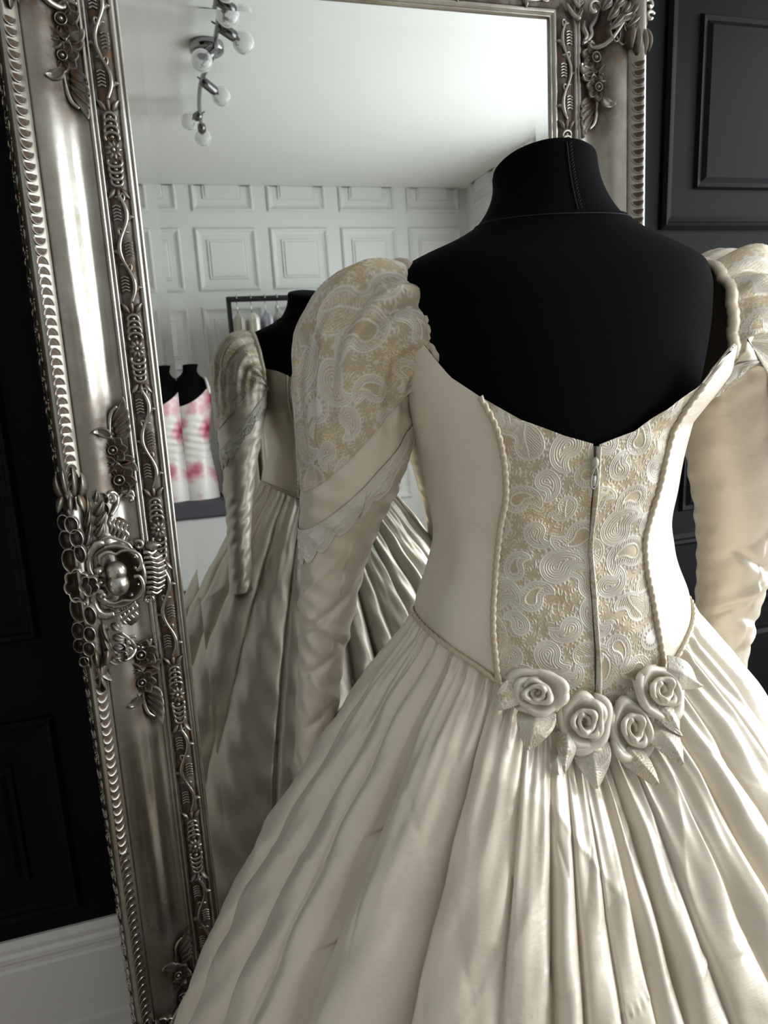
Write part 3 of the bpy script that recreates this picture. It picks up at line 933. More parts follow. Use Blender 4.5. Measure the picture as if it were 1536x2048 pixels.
def body_pt(psi, z, off=0.0, flare=False):
    psi, z = np.broadcast_arrays(np.asarray(psi, float), np.asarray(z, float))
    r = body_r(psi, z, flare) + off
    x, y = r * np.sin(psi), r * np.cos(psi)
    return np.stack([AX[0] + EX[0] * x + EB[0] * y, AX[1] + EX[1] * x + EB[1] * y, z], -1)

form = empty('dress_form', (AX[0], AX[1], 0))
tag(form, 'black jersey dress form with slanted neck wearing the ivory gown', 'mannequin')
def local_obj(name, V, F, m, parent, attrs=None, smooth=True):
    """V in world; parent is an unrotated empty"""
    p = parent
    off = np.array(p.location) if p.parent is None else np.array(p.location) + np.array(p.parent.location)
    return obj(name, make_mesh(name, np.asarray(V) - off, F, smooth, attrs), m, parent)

# torso, one continuous surface up to the base of the neck
zs = np.concatenate([np.linspace(.80, 1.44, 60), np.linspace(1.448, 1.528, 28)])
ps = np.linspace(-PI, PI, 96, endpoint=False)
PS, ZS = np.meshgrid(ps, zs, indexing='ij')
V = body_pt(PS, ZS)
V = V.reshape(-1, 3); F = list(map(tuple, grid_faces(96, len(zs), True)))
V = np.vstack([V, [[AX[0], AX[1], .80]]])
F += [((i + 1) % 96 * len(zs), i * len(zs), len(V) - 1) for i in range(96)]
torso = local_obj('torso', V, F, M['jersey'], form)
# neck: leans forward, cut on a slant (higher at the nape)
def neck_pt(psi, t):
    cy = AX + np.array([0, 1]) * 0
    r0 = body_r(psi, np.full_like(psi, 1.524)); 
    cxy = AX[None, :] + (np.array([.004, .010]) + np.array([0.0, .012]) * t[:, None])
    back = np.cos(psi)
    rr = r0 * (1 - t) ** 2.2 + (.050 + .002 * np.abs(np.sin(psi))) * (1 - (1 - t) ** 2.2)
    ztop = 1.577 + .016 * back
    z = 1.524 + (ztop - 1.524) * t
    x, y = rr * np.sin(psi), rr * np.cos(psi)
    return np.stack([cxy[:, 0] + EX[0] * x + EB[0] * y, cxy[:, 1] + EX[1] * x + EB[1] * y, z], -1)
ts = np.linspace(0, 1, 16)
V = np.vstack([neck_pt(ps, np.full(96, t)) for t in ts])
V = V.reshape(16, 96, 3)
top = V[-1]; c0 = top.mean(0)
rings = [V]
for k, dz in ((.985, .0035), (.93, .0060), (.75, .0085), (.4, .0105), (.0001, .011)):
    rings.append((c0 + (top - c0) * k + np.array([0, 0, dz]))[None])
V = np.concatenate(rings, 0)
local_obj('neck_cap', V.transpose(1, 0, 2).reshape(-1, 3), grid_faces(96, V.shape[0], True), M['jersey'], form)
# stitched seams: nape seam and collar seam
mb = MB()
P = np.vstack([neck_pt(np.array([rad(2.0)]), np.array([t])) for t in np.linspace(0, 1, 24)])
P[:, :2] += EB * .0008
mb.tube(P - np.array(form.location), .0006, 5)
for i in range(0, 23, 1):
    q = P[i] - np.array(form.location)
    mb.tube([q + np.array([EX[0], EX[1], 0]) * .0022 + np.array([*EB, 0]) * .0006, q + np.array([EX[0], EX[1], .6]) * .0042 + np.array([*EB, 0]) * .0006], .00035, 4)
P = body_pt(np.linspace(-PI, PI, 90), np.full(90, 1.5245), .0006)
mb.tube(P - np.array(form.location), .0005, 5)
mb.build('neck_seam', M['seam'], form)
mb = MB(); mb.lathe([(0.0, .82), (.016, .82), (.016, .03), (.0, .03)], 16); mb.build('pole', M['chrome_dark'], form)
mb = MB(); mb.lathe([(0, .032), (.03, .030), (.12, .014), (.16, .010), (.16, 0), (0, 0)], 32); mb.build('base', M['chrome_dark'], form)

# ---------------------------------------------------------------- the gown
gown = empty('wedding_gown', (AX[0], AX[1], 0))
tag(gown, 'ivory silk wedding gown with gold brocade back panel, puff sleeves and fabric roses', 'dress')

def sym(tab, x):
    return np.interp(np.abs(x), [t[0] for t in tab], [t[1] for t in tab])
ZN = [(-180, 1.345), (-150, 1.365), (-128, 1.395), (-112, 1.407), (-104, 1.365), (-96, 1.350), (-88, 1.352), (-80, 1.384), (-74, 1.412), (-69, 1.414), (-60, 1.384), (-49.4, 1.3655), (-35, 1.344), (-16, 1.3275), (0, 1.3172),
      (19, 1.3275), (31.5, 1.345), (44.0, 1.366), (47.0, 1.392), (49.5, 1.403), (53, 1.400), (58, 1.384), (64, 1.372), (76, 1.356), (84, 1.346), (95, 1.338), (104, 1.355), (112, 1.407), (128, 1.395), (150, 1.365), (180, 1.345)]
ZW = [(0, 1.012), (15, 1.036), (28, 1.062), (43, 1.089), (53, 1.105), (62, 1.115), (72, 1.1235), (86, 1.128), (110, 1.120), (140, 1.085), (160, 1.05), (180, 1.02)]
def z_neck(deg): return np.interp(deg, [t[0] for t in ZN], [t[1] for t in ZN])
def z_waist(deg):
    return sm_interp(np.abs(deg), [t[0] for t in ZW], [t[1] for t in ZW])
# piping lines (z -> angle from the back seam, degrees)
PIP_L = [(1.05, -36), (1.0887, -43.1), (1.1164, -44.9), (1.1454, -46.6), (1.1783, -47.9), (1.2073, -48.0), (1.2378, -46.2), (1.268, -42.8), (1.2925, -42.1), (1.3165, -42.7), (1.3422, -44.9), (1.3653, -49.4), (1.40, -57)]
PIP_R = [(1.05, 33), (1.0935, 35.8), (1.1102, 34.9), (1.1416, 33.8), (1.1664, 34.1), (1.1913, 33.9), (1.2162, 34.7), (1.246, 37.5), (1.2754, 40.2), (1.30, 40.4), (1.324, 41.5), (1.3454, 42.6), (1.3678, 45.7), (1.40, 52)]
def pip(z, tab): return sm_interp(z, [t[0] for t in tab], [t[1] for t in tab])

# --- woven paisley pattern as numbers on the mesh (position in metres on the cloth)
def paisley_field(U, W, seed=3, pitch=.040):
    """U, W arrays (metres). Returns thread height 0..1"""
    r = np.random.default_rng(seed)
    sh = U.shape
    u, w = U.ravel(), W.ravel()
    out = np.full(u.size, 0.0)
    edge = np.full(u.size, 9.0)          # distance to the nearest motif
    u0, u1, w0, w1 = u.min(), u.max(), w.min(), w.max()
    mot = []
    row = 0
    y = w0 - pitch
    while y < w1 + pitch:
        x = u0 - pitch + (row % 2) * pitch * .5
        while x < u1 + pitch:
            mot.append((x + r.uniform(-.007, .007), y + r.uniform(-.006, .006), r.uniform(0, 2 * PI), r.uniform(.0080, .0150), r.choice([-1, 1]), r.random()))
            x += pitch
        y += pitch * .72
        row += 1
    for (cx, cy, ang, R, hand, kind) in mot:
        msk = np.nonzero((np.abs(u - cx) < 3.0 * R) & (np.abs(w - cy) < 3.0 * R))[0]
        if not len(msk): continue
        dx, dy = u[msk] - cx, w[msk] - cy
        px = dx * math.cos(ang) + dy * math.sin(ang)
        py = (-dx * math.sin(ang) + dy * math.cos(ang)) * hand
        sd = np.full(len(msk), 9.0)
        for t in np.linspace(0, 1, 13):      # body that bends into a hooked tail
            a = t * 2.3
            qx, qy = 1.15 * R * math.sin(a), 1.15 * R * (1 - math.cos(a)) - .2 * R
            rr = R * (1 - t) ** .75 + .06 * R
            sd = np.minimum(sd, np.hypot(px - qx, py - qy) - rr)
        rho = np.hypot(px, py); th = np.arctan2(py, px)
        ln = lambda d, wd: np.clip(1.45 - np.abs(d) / wd, 0, 1)
        val = np.maximum(ln(sd, .00085), .85 * ln(sd + .0020, .0006))     # double outline
        inner = sd < -.0028
        if kind < .34:
            fill = np.maximum(ln((sd * 1e3 + .3) % 2.3 * 1e-3 - .00115, .00062), 0) * .9
        elif kind < .62:
            fill = (np.sin(px * 2 * PI / .0021 + 1.6 * np.sin(py * 500)) > -.1) * .85
            fill = np.where(sd > -R * .42, fill, ln(sd + R * .55, .0008))
        elif kind < .82:
            fill = np.where(sd < -R * .45, .9, (np.cos(th * 14) > .1) * .8)
        else:
            vein = ln(py - .25 * R * np.sin(px / R * 1.5), .0007)
            fill = np.maximum(vein, (np.sin((px + np.abs(py) * .9) * 2 * PI / .0026) > .25) * .8)
        val = np.where(inner, fill, val)
        # beaded fringe and leaflets round the motif
        bead = (np.cos(th * 22 + ang) > .15) & (np.abs(sd - .0021) < .0008)
        val = np.maximum(val, bead * .8)
        pet = np.abs(sd - .0052) < .0021 * np.clip(np.cos(th * 8 + ang * 3), 0, 1) ** .7
        hol = np.abs(sd - .0052) < .0010 * np.clip(np.cos(th * 8 + ang * 3), 0, 1) ** .7
        val = np.maximum(val, np.where((sd > .0030) & pet & ~hol, .85, 0))
        closer = sd < edge[msk]
        near = (sd < .0085) & closer
        idx = msk[near]
        out[idx] = val[near]
        edge[msk] = np.minimum(edge[msk], sd)
    # fine diagonal sprigs in the ground
    g = edge > .0085
    spr = (np.abs(np.sin(u * 800 + 3 * np.sin(w * 260)) + np.sin(w * 700 + 2.5 * np.sin(u * 300))) < .38) * .7
    out = np.where(g, spr, out)
    return out.reshape(sh)

def soft(a, n=1):
    """tiny blur of a grid so that the threads have round shoulders"""
    for _ in range(n):
        b = a.copy()
        b[1:-1, 1:-1] = (a[1:-1, 1:-1] * 2 + a[2:, 1:-1] + a[:-2, 1:-1] + a[1:-1, 2:] + a[1:-1, :-2]) / 6
        a = b
    return a

def bodice_piece(name, la, lb, m, nu, nv, off, brocade=False, ztop=None, seed=1, wrinkle=0.0, parent=None):
    """la(z), lb(z): limits in degrees; the piece runs from the waist seam to the neckline"""
    su = np.linspace(0, 1, nu); sv = np.linspace(0, 1, nv)
    SU, SV = np.meshgrid(su, sv, indexing='ij')
    Z = 1.1 + .25 * SV
    for _ in range(8):
        A, B = la(Z), lb(Z)
        D = A + (B - A) * SU
        z0, z1 = z_waist(D), z_neck(D)
        Z = z0 + (z1 - z0) * SV
    PSI = np.radians(D)
    O = np.full_like(Z, off)
    if wrinkle:
        O += wrinkle * (np.sin(Z * 95 + D * .10) * np.exp(-((Z - 1.18) / .05)**2) * .6 + np.sin(D * .22 - Z * 60) * .35)
    attrs = None
    if brocade:
        r = body_r(PSI, Z)
        U = r * PSI * .95; W = Z
        thr = soft(paisley_field(U, W, seed), 1)
        O = O + thr * .0005 + .0009 * np.sin(U * 120 + W * 70) * np.sin(W * 90)
        attrs = {'thr': thr}
    V = body_pt(PSI, Z, O, True)
    return local_obj(name, V.reshape(-1, 3), grid_faces(nu, nv), m, parent or gown, attrs)

ZIPG = 0.9      # half gap of the centre back opening in degrees
def zl(z):      # the edges part a little at the top
    return -ZIPG - np.clip((z - 1.302) / .015, 0, 1) * 1.2
bodice = bodice_piece('bodice_side', lambda z: np.full_like(z, -180.0 + 43.5), lambda z: pip(z, PIP_L), M['silk'], 120, 110, .004, wrinkle=.0012)
bodice_piece('bodice_side', lambda z: pip(z, PIP_R), lambda z: np.full_like(z, 180.0 - 43.5), M['silk'], 120, 110, .004, wrinkle=.0012)
bodice_piece('back_panel', lambda z: pip(z, PIP_L), zl, M['brocade'], 190, 420, .0042, True, seed=5)
bodice_piece('back_panel', lambda z: np.full_like(z, ZIPG), lambda z: pip(z, PIP_R), M['brocade'], 170, 420, .0046, True, seed=9)
def front_panel():
    nu, nv = 150, 220
    su = np.linspace(-44, 44, nu); sv = np.linspace(0, 1, nv)
    SU, SV = np.meshgrid(su, sv, indexing='ij')
    D = 180 - np.abs(SU)
    Z = z_waist(D) + (z_neck(D) - z_waist(D)) * SV
    PSI = np.radians(180 + SU)
    r = body_r(PSI, Z)
    thr = soft(paisley_field(r * np.radians(SU), Z, 21), 1)
    V = body_pt(PSI, Z, .0042 + thr * .0005, True)
    local_obj('front_panel', V.reshape(-1, 3), grid_faces(nu, nv), M['brocade'], gown, {'thr': thr})
front_panel()

# rolled placket beside the zip, zip tape and pull
def line_pts(deg, z, off): return body_pt(np.radians(deg), z, off, True)
zz = np.linspace(1.008, 1.316, 160)
wob = 1.3 + .6 * np.sin(zz * 38) + .35 * np.sin(zz * 83 + 1)
V = []
nw = 11
for k in range(nw):
    t = k / (nw - 1)
    V.append(line_pts(.2 + wob * 0 + (2.9 + .5 * np.sin(zz * 60)) * t - .5 * wob, zz, .0046 + .0052 * math.sin(PI * min(1, t * 1.05)) ** .7 * (1 - .25 * t)))
V = np.array(V)
thr = paisley_field(np.tile(np.linspace(0, .008, nw)[:, None], (1, 160)), np.tile(zz[None], (nw, 1)), 4)
local_obj('zip_placket', V.reshape(-1, 3), grid_faces(nw, 160), M['brocade'], gown, {'thr': thr})
V = np.array([line_pts(np.full(160, d), zz, .0028) for d in (-3.5, 0, 3.5)])
tape = local_obj('zip_tape', V.reshape(-1, 3), grid_faces(3, 160), M['zip_tape'], gown)
zp = body_pt(rad(-1.5), np.array(1.293), .0085, True)
loc = np.array([zp[0] - AX[0], zp[1] - AX[1], zp[2]])
mb = MB()
mb.ball((0, 0, .008), (.0036, .0028, .0055), 12, 8)
th = np.linspace(0, 2 * PI, 21)
mb.tube(np.stack([np.sin(th) * (.0030 - .0009 * np.cos(th)), np.full(21, -.0022), -.0055 + .0105 * np.cos(th)], -1), .0008, 6)
mb.box(-.0018, .0018, -.0026, -.0016, -.0135, -.0035)
mb.build('zip_pull', M['zip'], gown, loc=tuple(loc), rot=(rad(6), rad(3), -ROT))

# twisted cord pipings
def cord(name, P, r0=.0030, pitch=.0085):
    P = np.asarray(P, float)
    seg = np.linalg.norm(np.diff(P, axis=0), axis=1); s = np.concatenate([[0], np.cumsum(seg)])
    n = int(s[-1] / .0013) + 2
    si = np.linspace(0, s[-1], n)
    Q = np.stack([np.interp(si, s, P[:, k]) for k in range(3)], -1)
    T = np.gradient(Q, axis=0); T /= np.linalg.norm(T, axis=1)[:, None]
    c = np.array([AX[0], AX[1], 0])
    N = Q - c; N[:, 2] = 0; N -= T * np.sum(N * T, 1)[:, None]; N /= np.linalg.norm(N, axis=1)[:, None]
    B = np.cross(T, N)
    k = 14
    th = np.linspace(0, 2 * PI, k, endpoint=False)
    A = th[None] - 2 * PI * si[:, None] / (2 * pitch)
    R = r0 * (.72 + .42 * np.abs(np.cos(A)))
    V = Q[:, None] + R[..., None] * (np.cos(th)[None, :, None] * N[:, None] + np.sin(th)[None, :, None] * B[:, None])
    return local_obj(name, V.transpose(1, 0, 2).reshape(-1, 3), grid_faces(k, n, True), M['cord'], gown)
for tab, d0 in ((PIP_L, -43), (PIP_R, 36)):
    zt = 1.366
    z = np.linspace(float(z_waist(np.array(float(d0)))), zt, 120)
    cord('piping', body_pt(np.radians(pip(z, tab)), z, .0058, True))
for s in (-1, 1):
    z = np.linspace(float(z_waist(np.array(136.0))), float(z_neck(np.array(136.0 * s))), 90)
    cord('piping', body_pt(np.full(90, rad(136 * s)), z, .0058, True))
dg = np.linspace(-180, 180, 500)
cord('waist_piping', body_pt(np.radians(dg), z_waist(dg), .0062, True), .0026)

# ---------------------------------------------------------------- skirt
FOLDS = [-180, -168, -152, -141, -124, -108, -93, -78.5, -71, -64, -45.5, -31, -22.5, -16, -8.5, -2, 4.5, 13, 22, 31, 41, 52, 60, 71, 83, 90, 101, 112, 120, 131, 142, 149, 160, 170, 180]
def skirt_fold(D, s):
    f = np.asarray(FOLDS, float)
    i = np.clip(np.searchsorted(f, D, side='right') - 1, 0, len(f) - 2)
    w = f[i + 1] - f[i]; t = (D - f[i]) / w
    sk = np.sin(i * 2.399) * .25
    t2 = np.clip(t + sk * t * (1 - t) * 1.6, 0, 1)
    arch = np.sin(PI * t2) ** .45
    amp = np.minimum(w, 14) * (.85 + .40 * np.sin(i * 1.7)) * (1 + .45 * np.sin(s * (5 + i % 4) + i * 2.1))
    return (arch - .93) * amp
G_D = [0, .017, .063, .12, .167, .216, .278, .324, .371, .55, .80, 1.2]
G_R = [.0, .009, .051, .090, .123, .155, .194, .220, .245, .325, .41, .48]
def skirt():
    nu, nv = 1200, 260
    D = np.linspace(-180, 180, nu, endpoint=False)
    sv = np.linspace(0, 1, nv) ** 1.35
    DD, SV = np.meshgrid(D, sv, indexing='ij')
    zw = z_waist(DD)
    # the folds meander a little on their way down
    Dm = DD + 1.6 * np.sin(SV * 5 + DD * .09) * SV + .7 * np.sin(SV * 13 + DD * .23) * SV
    Z = zw + (0.015 - zw) * SV
    drop = zw - Z
    g = np.interp(drop, G_D, G_R)
    back = np.exp(-(DD / 38.)**2)
    r0 = body_r(np.radians(DD), zw, True) + .004
    r = r0 + g * (1 + .10 * back)
    # gathers at the seam melting into the big folds
    gat = (np.sin(np.radians(DD) * 58 + 1.5 * np.sin(np.radians(DD) * 9)) + .6 * np.sin(np.radians(DD) * 91 + 2 * np.sin(np.radians(DD) * 13)))
    fade = np.exp(-drop / .05)
    r = r + gat * (.0030 * np.clip(drop / .008, 0, 1) * fade + .0012 * np.exp(-drop / .16) * np.clip(drop / .02, 0, 1))
    big = np.clip(drop / .16, 0, 1) ** .8
    r = r + skirt_fold(Dm, SV) * .0030 * big * (1 + .5 * np.clip(drop - .2, 0, .5))
    # crisp creases where the silk has been folded
    rc = np.random.default_rng(77)
    for _ in range(90):
        d0, z0 = rc.uniform(-115, 60), rc.uniform(.55, 1.04)
        sl = rc.normal(0, 14) * (1 if rc.random() < .6 else 4)        # degrees per metre of height
        ln_, wd = rc.uniform(.02, .075), rc.uniform(.7, 1.8)
        am = rc.choice([-1, 1]) * rc.uniform(.0012, .0034)
        zz0 = Z - z0
        near = (np.abs(zz0) < ln_ * 2.2)
        off = DD - d0 - sl * zz0 * 8
        r = r + np.where(near, am * np.exp(-np.abs(off) / wd) * np.exp(-(zz0 / ln_)**2), 0)
    for _ in range(26):                                              # short cross wrinkles
        d0, z0 = rc.uniform(-110, 50), rc.uniform(.6, 1.02)
        am, w2, dl = rc.uniform(.0010, .0024) * rc.choice([-1, 1]), rc.uniform(.003, .007), rc.uniform(2.0, 6.0)
        zc = Z - z0 - rc.normal(0, .002) * (DD - d0)
        r = r + am * np.exp(-np.abs(zc) / w2) * np.exp(-((DD - d0) / dl)**2)
    # soft crumple
    r = r + (.0022 * np.sin(DD * .35 + Z * 37) * np.sin(Z * 29 - DD * .12) + .0012 * np.sin(DD * .8 - Z * 71)) * np.clip(drop / .1, 0, 1)
    x, y = r * np.sin(np.radians(DD)), r * np.cos(np.radians(DD))
    X = AX[0] + EX[0] * x + EB[0] * y
    Y = AX[1] + EX[1] * x + EB[1] * y
    lim = 1.3 - (CAM_H - Z) * math.tan(rad(2.1)) - .10      # the cloth comes to rest short of the mirror
    k = .05
    Y = np.where(Y > lim - k, lim - k * np.exp(-np.clip(Y - lim + k, 0, 9) / k), Y)
    V = np.stack([X, Y, Z], -1).reshape(-1, 3)
    return local_obj('skirt', V, grid_faces(nu, nv, True), M['silk'], gown)
skirt()

# ---------------------------------------------------------------- sleeves
LEFT_RINGS = [  # x, y, z, turn (0 = opening faces sideways, 90 = hangs down), half depth, half width
    (.258, .738, 1.414, 6, .075, .079), (.250, .743, 1.418, 14, .078, .079), (.236, .755, 1.417, 30, .081, .078), (.218, .764, 1.402, 52, .078, .073), (.209, .769, 1.370, 74, .073, .066), (.206, .770, 1.320, 87, .068, .0620),
    (.200, .777, 1.270, 92, .060, .0555), (.191, .803, 1.215, 95, .052, .047), (.184, .817, 1.170, 95, .046, .039), (.177, .827, 1.120, 94, .042, .034),
    (.168, .845, 1.050, 94, .037, .0285), (.160, .860, .970, 94, .034, .027), (.155, .868, .895, 93, .033, .027)]
RIGHT_RINGS = [
    (.570, .702, 1.408, 4, .066, .078), (.588, .703, 1.414, 14, .072, .085), (.616, .708, 1.411, 30, .076, .086), (.640, .712, 1.393, 52, .077, .080), (.652, .715, 1.360, 74, .074, .071), (.659, .715, 1.312, 87, .070, .066),
    (.665, .715, 1.262, 90, .064, .061), (.674, .722, 1.210, 88, .056, .054), (.681, .732, 1.165, 88, .049, .047), (.688, .742, 1.115, 89, .045, .043),
    (.694, .757, 1.050, 90, .040, .038), (.698, .770, .970, 90, .036, .034), (.700, .778, .895, 90, .034, .032)]
def smooth_noise(a, b, seed):
    r = np.random.default_rng(seed); o = 0
    for k in range(7):
        o = o + np.sin(a * r.uniform(2, 7) + b * r.uniform(4, 22) + r.uniform(0, 6)) / 7 ** .5
    return o
class Sleeve:
    def __init__(s, rings, side):
        s.R = np.array(rings); s.side = side
        P = s.R[:, :3]; d = np.concatenate([[0], np.cumsum(np.linalg.norm(np.diff(P, axis=0), axis=1))])
        s.k = d / d[-1]; s.len = d[-1]
    def ring(s, v):
        return [sm_interp(v, s.k, s.R[:, i]) for i in range(6)]
    def pt(s, th, v, off=0.0, detail=True):
        x, y, z, ang, r1, r2 = s.ring(v)
        a = np.radians(ang)
        e = 0.0
        if detail:
            # gathers at the head, broken creases at the elbow and forearm
            sh = np.clip((.30 - v) / .30, 0, 1)
            e = e + sh ** 1.8 * (.0068 * np.sin(13 * th + 1.3 * np.sin(3 * th) + 9 * v) + .0042 * np.sin(21 * th + 2 + 6 * v)) * np.clip(v / .05, 0, 1)
            for (v0, sl, t0, wd, am, tw) in ((.60, .050, 0.2, .013, -.0065, .9), (.645, -.040, .1, .016, .0070, 1.1), (.675, -.05, -.3, .010, -.0045, .8), (.735, .035, .3, .014, -.0042, .9), (.80, -.05, 0., .012, .0036, 1.0), (.87, .04, .2, .014, -.0035, .9), (.53, -.06, -.4, .016, -.003, .8), (.56, .08, 1.2, .014, .0035, .7)):
                dt = (th - t0 + PI) % (2 * PI) - PI
                e = e + am * np.exp(-((v - v0 - sl * dt) / wd)**2) * np.exp(-(dt / tw)**2)
            for t0 in (1.05, .62, .22, -.16, -.52, 2.3, 2.8, 3.3):          # deep puckers under the binding
                dt = (th - t0 + PI) % (2 * PI) - PI
                e = e + .0085 * np.exp(-(dt / .12)**2) * np.exp(-((v - .045 - .02 * np.sin(t0 * 9)) / .035)**2) - .004 * np.exp(-((dt - .2) / .06)**2) * np.exp(-((v - .05) / .05)**2)
            e = e + .0011 * smooth_noise(th, v * 6, 5 + s.side) * np.clip(v / .1, 0, 1)
        ex = s.side       # outward along X
        px = r1 * np.cos(th); po = r2 * np.sin(th)
        nx = np.cos(th) / r1; no = np.sin(th) / r2; nl = np.sqrt(nx**2 + no**2); 
        px = px + (off + e) * nx / nl; po = po + (off + e) * no / nl
        # outward axis in XZ: turn 0 -> up, turn 90 -> sideways
        X = x + po * np.sin(a) * ex
        Zc = z + po * np.cos(a)
        Y = y - px
        return np.stack(np.broadcast_arrays(X, Y, Zc), -1)
    def level(s, P):
        """height above the slanting hem of the brocade cap"""
        if s.side < 0: return P[..., 2] - (1.268 + 1.06 * (P[..., 0] - .146))
        return P[..., 2] - (1.262 + 1.06 * (.716 - P[..., 0]))
    def v_at(s, th, lev):
        vs = np.linspace(.02, .85, 500)
        P = s.pt(th[:, None], vs[None, :], 0.0, False)
        L = s.level(P) - (lev[:, None] if np.ndim(lev) else lev)
        idx = np.argmax(L < 0, axis=1)
        idx = np.clip(idx, 1, None)
        a = L[np.arange(len(th)), idx - 1]; b = L[np.arange(len(th)), idx]
        t = np.clip(a / (a - b + 1e-9), 0, 1)
        v = vs[idx - 1] + t * (vs[1] - vs[0])
        return v

def build_sleeve(rings, side, seed):
    S = Sleeve(rings, side)
    nt, nv = 150, 260
    th = np.linspace(0, 2 * PI, nt, endpoint=False); v = np.linspace(0, 1, nv)
    TH, VV = np.meshgrid(th, v, indexing='ij')
    sl = local_obj('sleeve', S.pt(TH, VV).reshape(-1, 3), grid_faces(nt, nv, True), M['silk'], gown)
    # brocade cap down to the slanting hem
    nt, nv = 640, 360
    th = np.linspace(0, 2 * PI, nt, endpoint=False)
    vb = S.v_at(th, np.zeros(nt))
    TH = np.tile(th[:, None], (1, nv)); VV = vb[:, None] * np.linspace(0, 1, nv)[None]
    U = TH * .068; W = VV * S.len
    thr = soft(paisley_field(U, W, seed, .043), 1)
    hem = np.clip((1 - VV / vb[:, None]) / .02, 0, 1)
    V = S.pt(TH, VV, .0022 + .0005 * thr - .0010 * (1 - hem))
    p = np.array(gown.location)
    cap = obj('brocade_cap', make_mesh('brocade_cap', V.reshape(-1, 3) - p, grid_faces(nt, nv, True), True, {'thr': thr}), M['brocade'], sl)
    # gathered binding round the armhole
    n = 160; k = 10
    th = np.linspace(0, 2 * PI, n, endpoint=False)
    Q = S.pt(th, np.zeros(n), .001)
    Q2 = S.pt(th, np.zeros(n) + .012, .003)
    T = np.gradient(np.vstack([Q[-1:], Q, Q[:1]]), axis=0)[1:-1]; T /= np.linalg.norm(T, axis=1)[:, None]
    N = Q - Q.mean(0); N -= T * np.sum(N * T, 1)[:, None]; N /= np.linalg.norm(N, axis=1)[:, None]
    B = np.cross(T, N)
    ph = np.linspace(0, 2 * PI, k, endpoint=False)
    rr = .0048 * (1 + .10 * np.sin(th * 70 + np.sin(th * 11) * 2))
    V = Q[:, None] + rr[:, None, None] * (1.0 * np.cos(ph)[None, :, None] * N[:, None] + 1.5 * np.sin(ph)[None, :, None] * B[:, None])
    F = np.vstack([grid_faces(n, k, True), np.stack([np.arange(n) * k + k - 1, (np.arange(n) + 1) % n * k + k - 1, (np.arange(n) + 1) % n * k, np.arange(n) * k], -1)])
    obj('armhole_binding', make_mesh('armhole_binding', V.reshape(-1, 3) - p, F, True), M['cord'], sl)
    # lace trim: a band parallel to the hem with a scalloped, embroidered edge
    nt, nv = 520, 70
    th = np.linspace(0, 2 * PI, nt, endpoint=False)
    arc = th * .064
    sc = np.abs(np.sin(arc * PI / .026)) ** .6
    v0 = S.v_at(th, np.full(nt, -.046 if side < 0 else -.026))
    for _ in range(60 if side < 0 else 25): v0 = (np.roll(v0, 1) + np.roll(v0, -1) + 2 * v0) / 4
    v1 = v0 + (.036 + .013 * sc) / S.len
    TH = np.tile(th[:, None], (1, nv)); q = np.linspace(0, 1, nv)
    VV = v0[:, None] + (v1 - v0)[:, None] * q[None]
    U = TH * .064; depth = q[None] * (.040 + .014 * sc[:, None])
    fx = (U / .026) % 1 - .5; 
    e = np.zeros_like(U)
    ln = lambda d, w: np.clip(1.3 - np.abs(d) / w, 0, 1)
    e = np.maximum(e, ln(depth - .0006, .0006) * .7)
    e = np.maximum(e, ln((1 - q[None]) * (.040 + .014 * sc[:, None]) - .0012, .0013))
    for (ox, oy, R) in ((0, .040, .0050), (-.32, .028, .0036), (.30, .026, .0034), (.02, .020, .0030), (.45, .038, .0030)):
        dd = np.hypot((fx - ox) * .026, depth - oy)
        a = np.arctan2(depth - oy, (fx - ox) * .026)
        e = np.maximum(e, ln(dd - R * (1 + .18 * np.cos(5 * a)), .0009)); e = np.maximum(e, ln(dd, R * .35))
    e = np.maximum(e, ln((fx + .15 * np.sin(depth * 420)) * .026, .0008) * (depth > .004) * (depth < .033))
    V = S.pt(TH, VV, .0010 + .0017 * soft(e, 1))
    obj('lace_trim', make_mesh('lace_trim', V.reshape(-1, 3) - p, grid_faces(nt, nv, True), True), M['lace'], sl)
    return S
SL = build_sleeve(LEFT_RINGS, -1, 31)
SR = build_sleeve(RIGHT_RINGS, 1, 47)

# a loose thread at the binding
tq = np.linspace(0, 1, 16)
P = np.stack([CAMP + ray(853 + 9 * math.sin(t * 2.2) + 3 * t, 636 + 30 * t) * (.742 + .004 * math.sin(t * 3)) for t in tq]) - np.array(gown.location)
mb = MB(); mb.tube(P, .0002, 5); mb.build('loose_thread', M['cord'], gown)
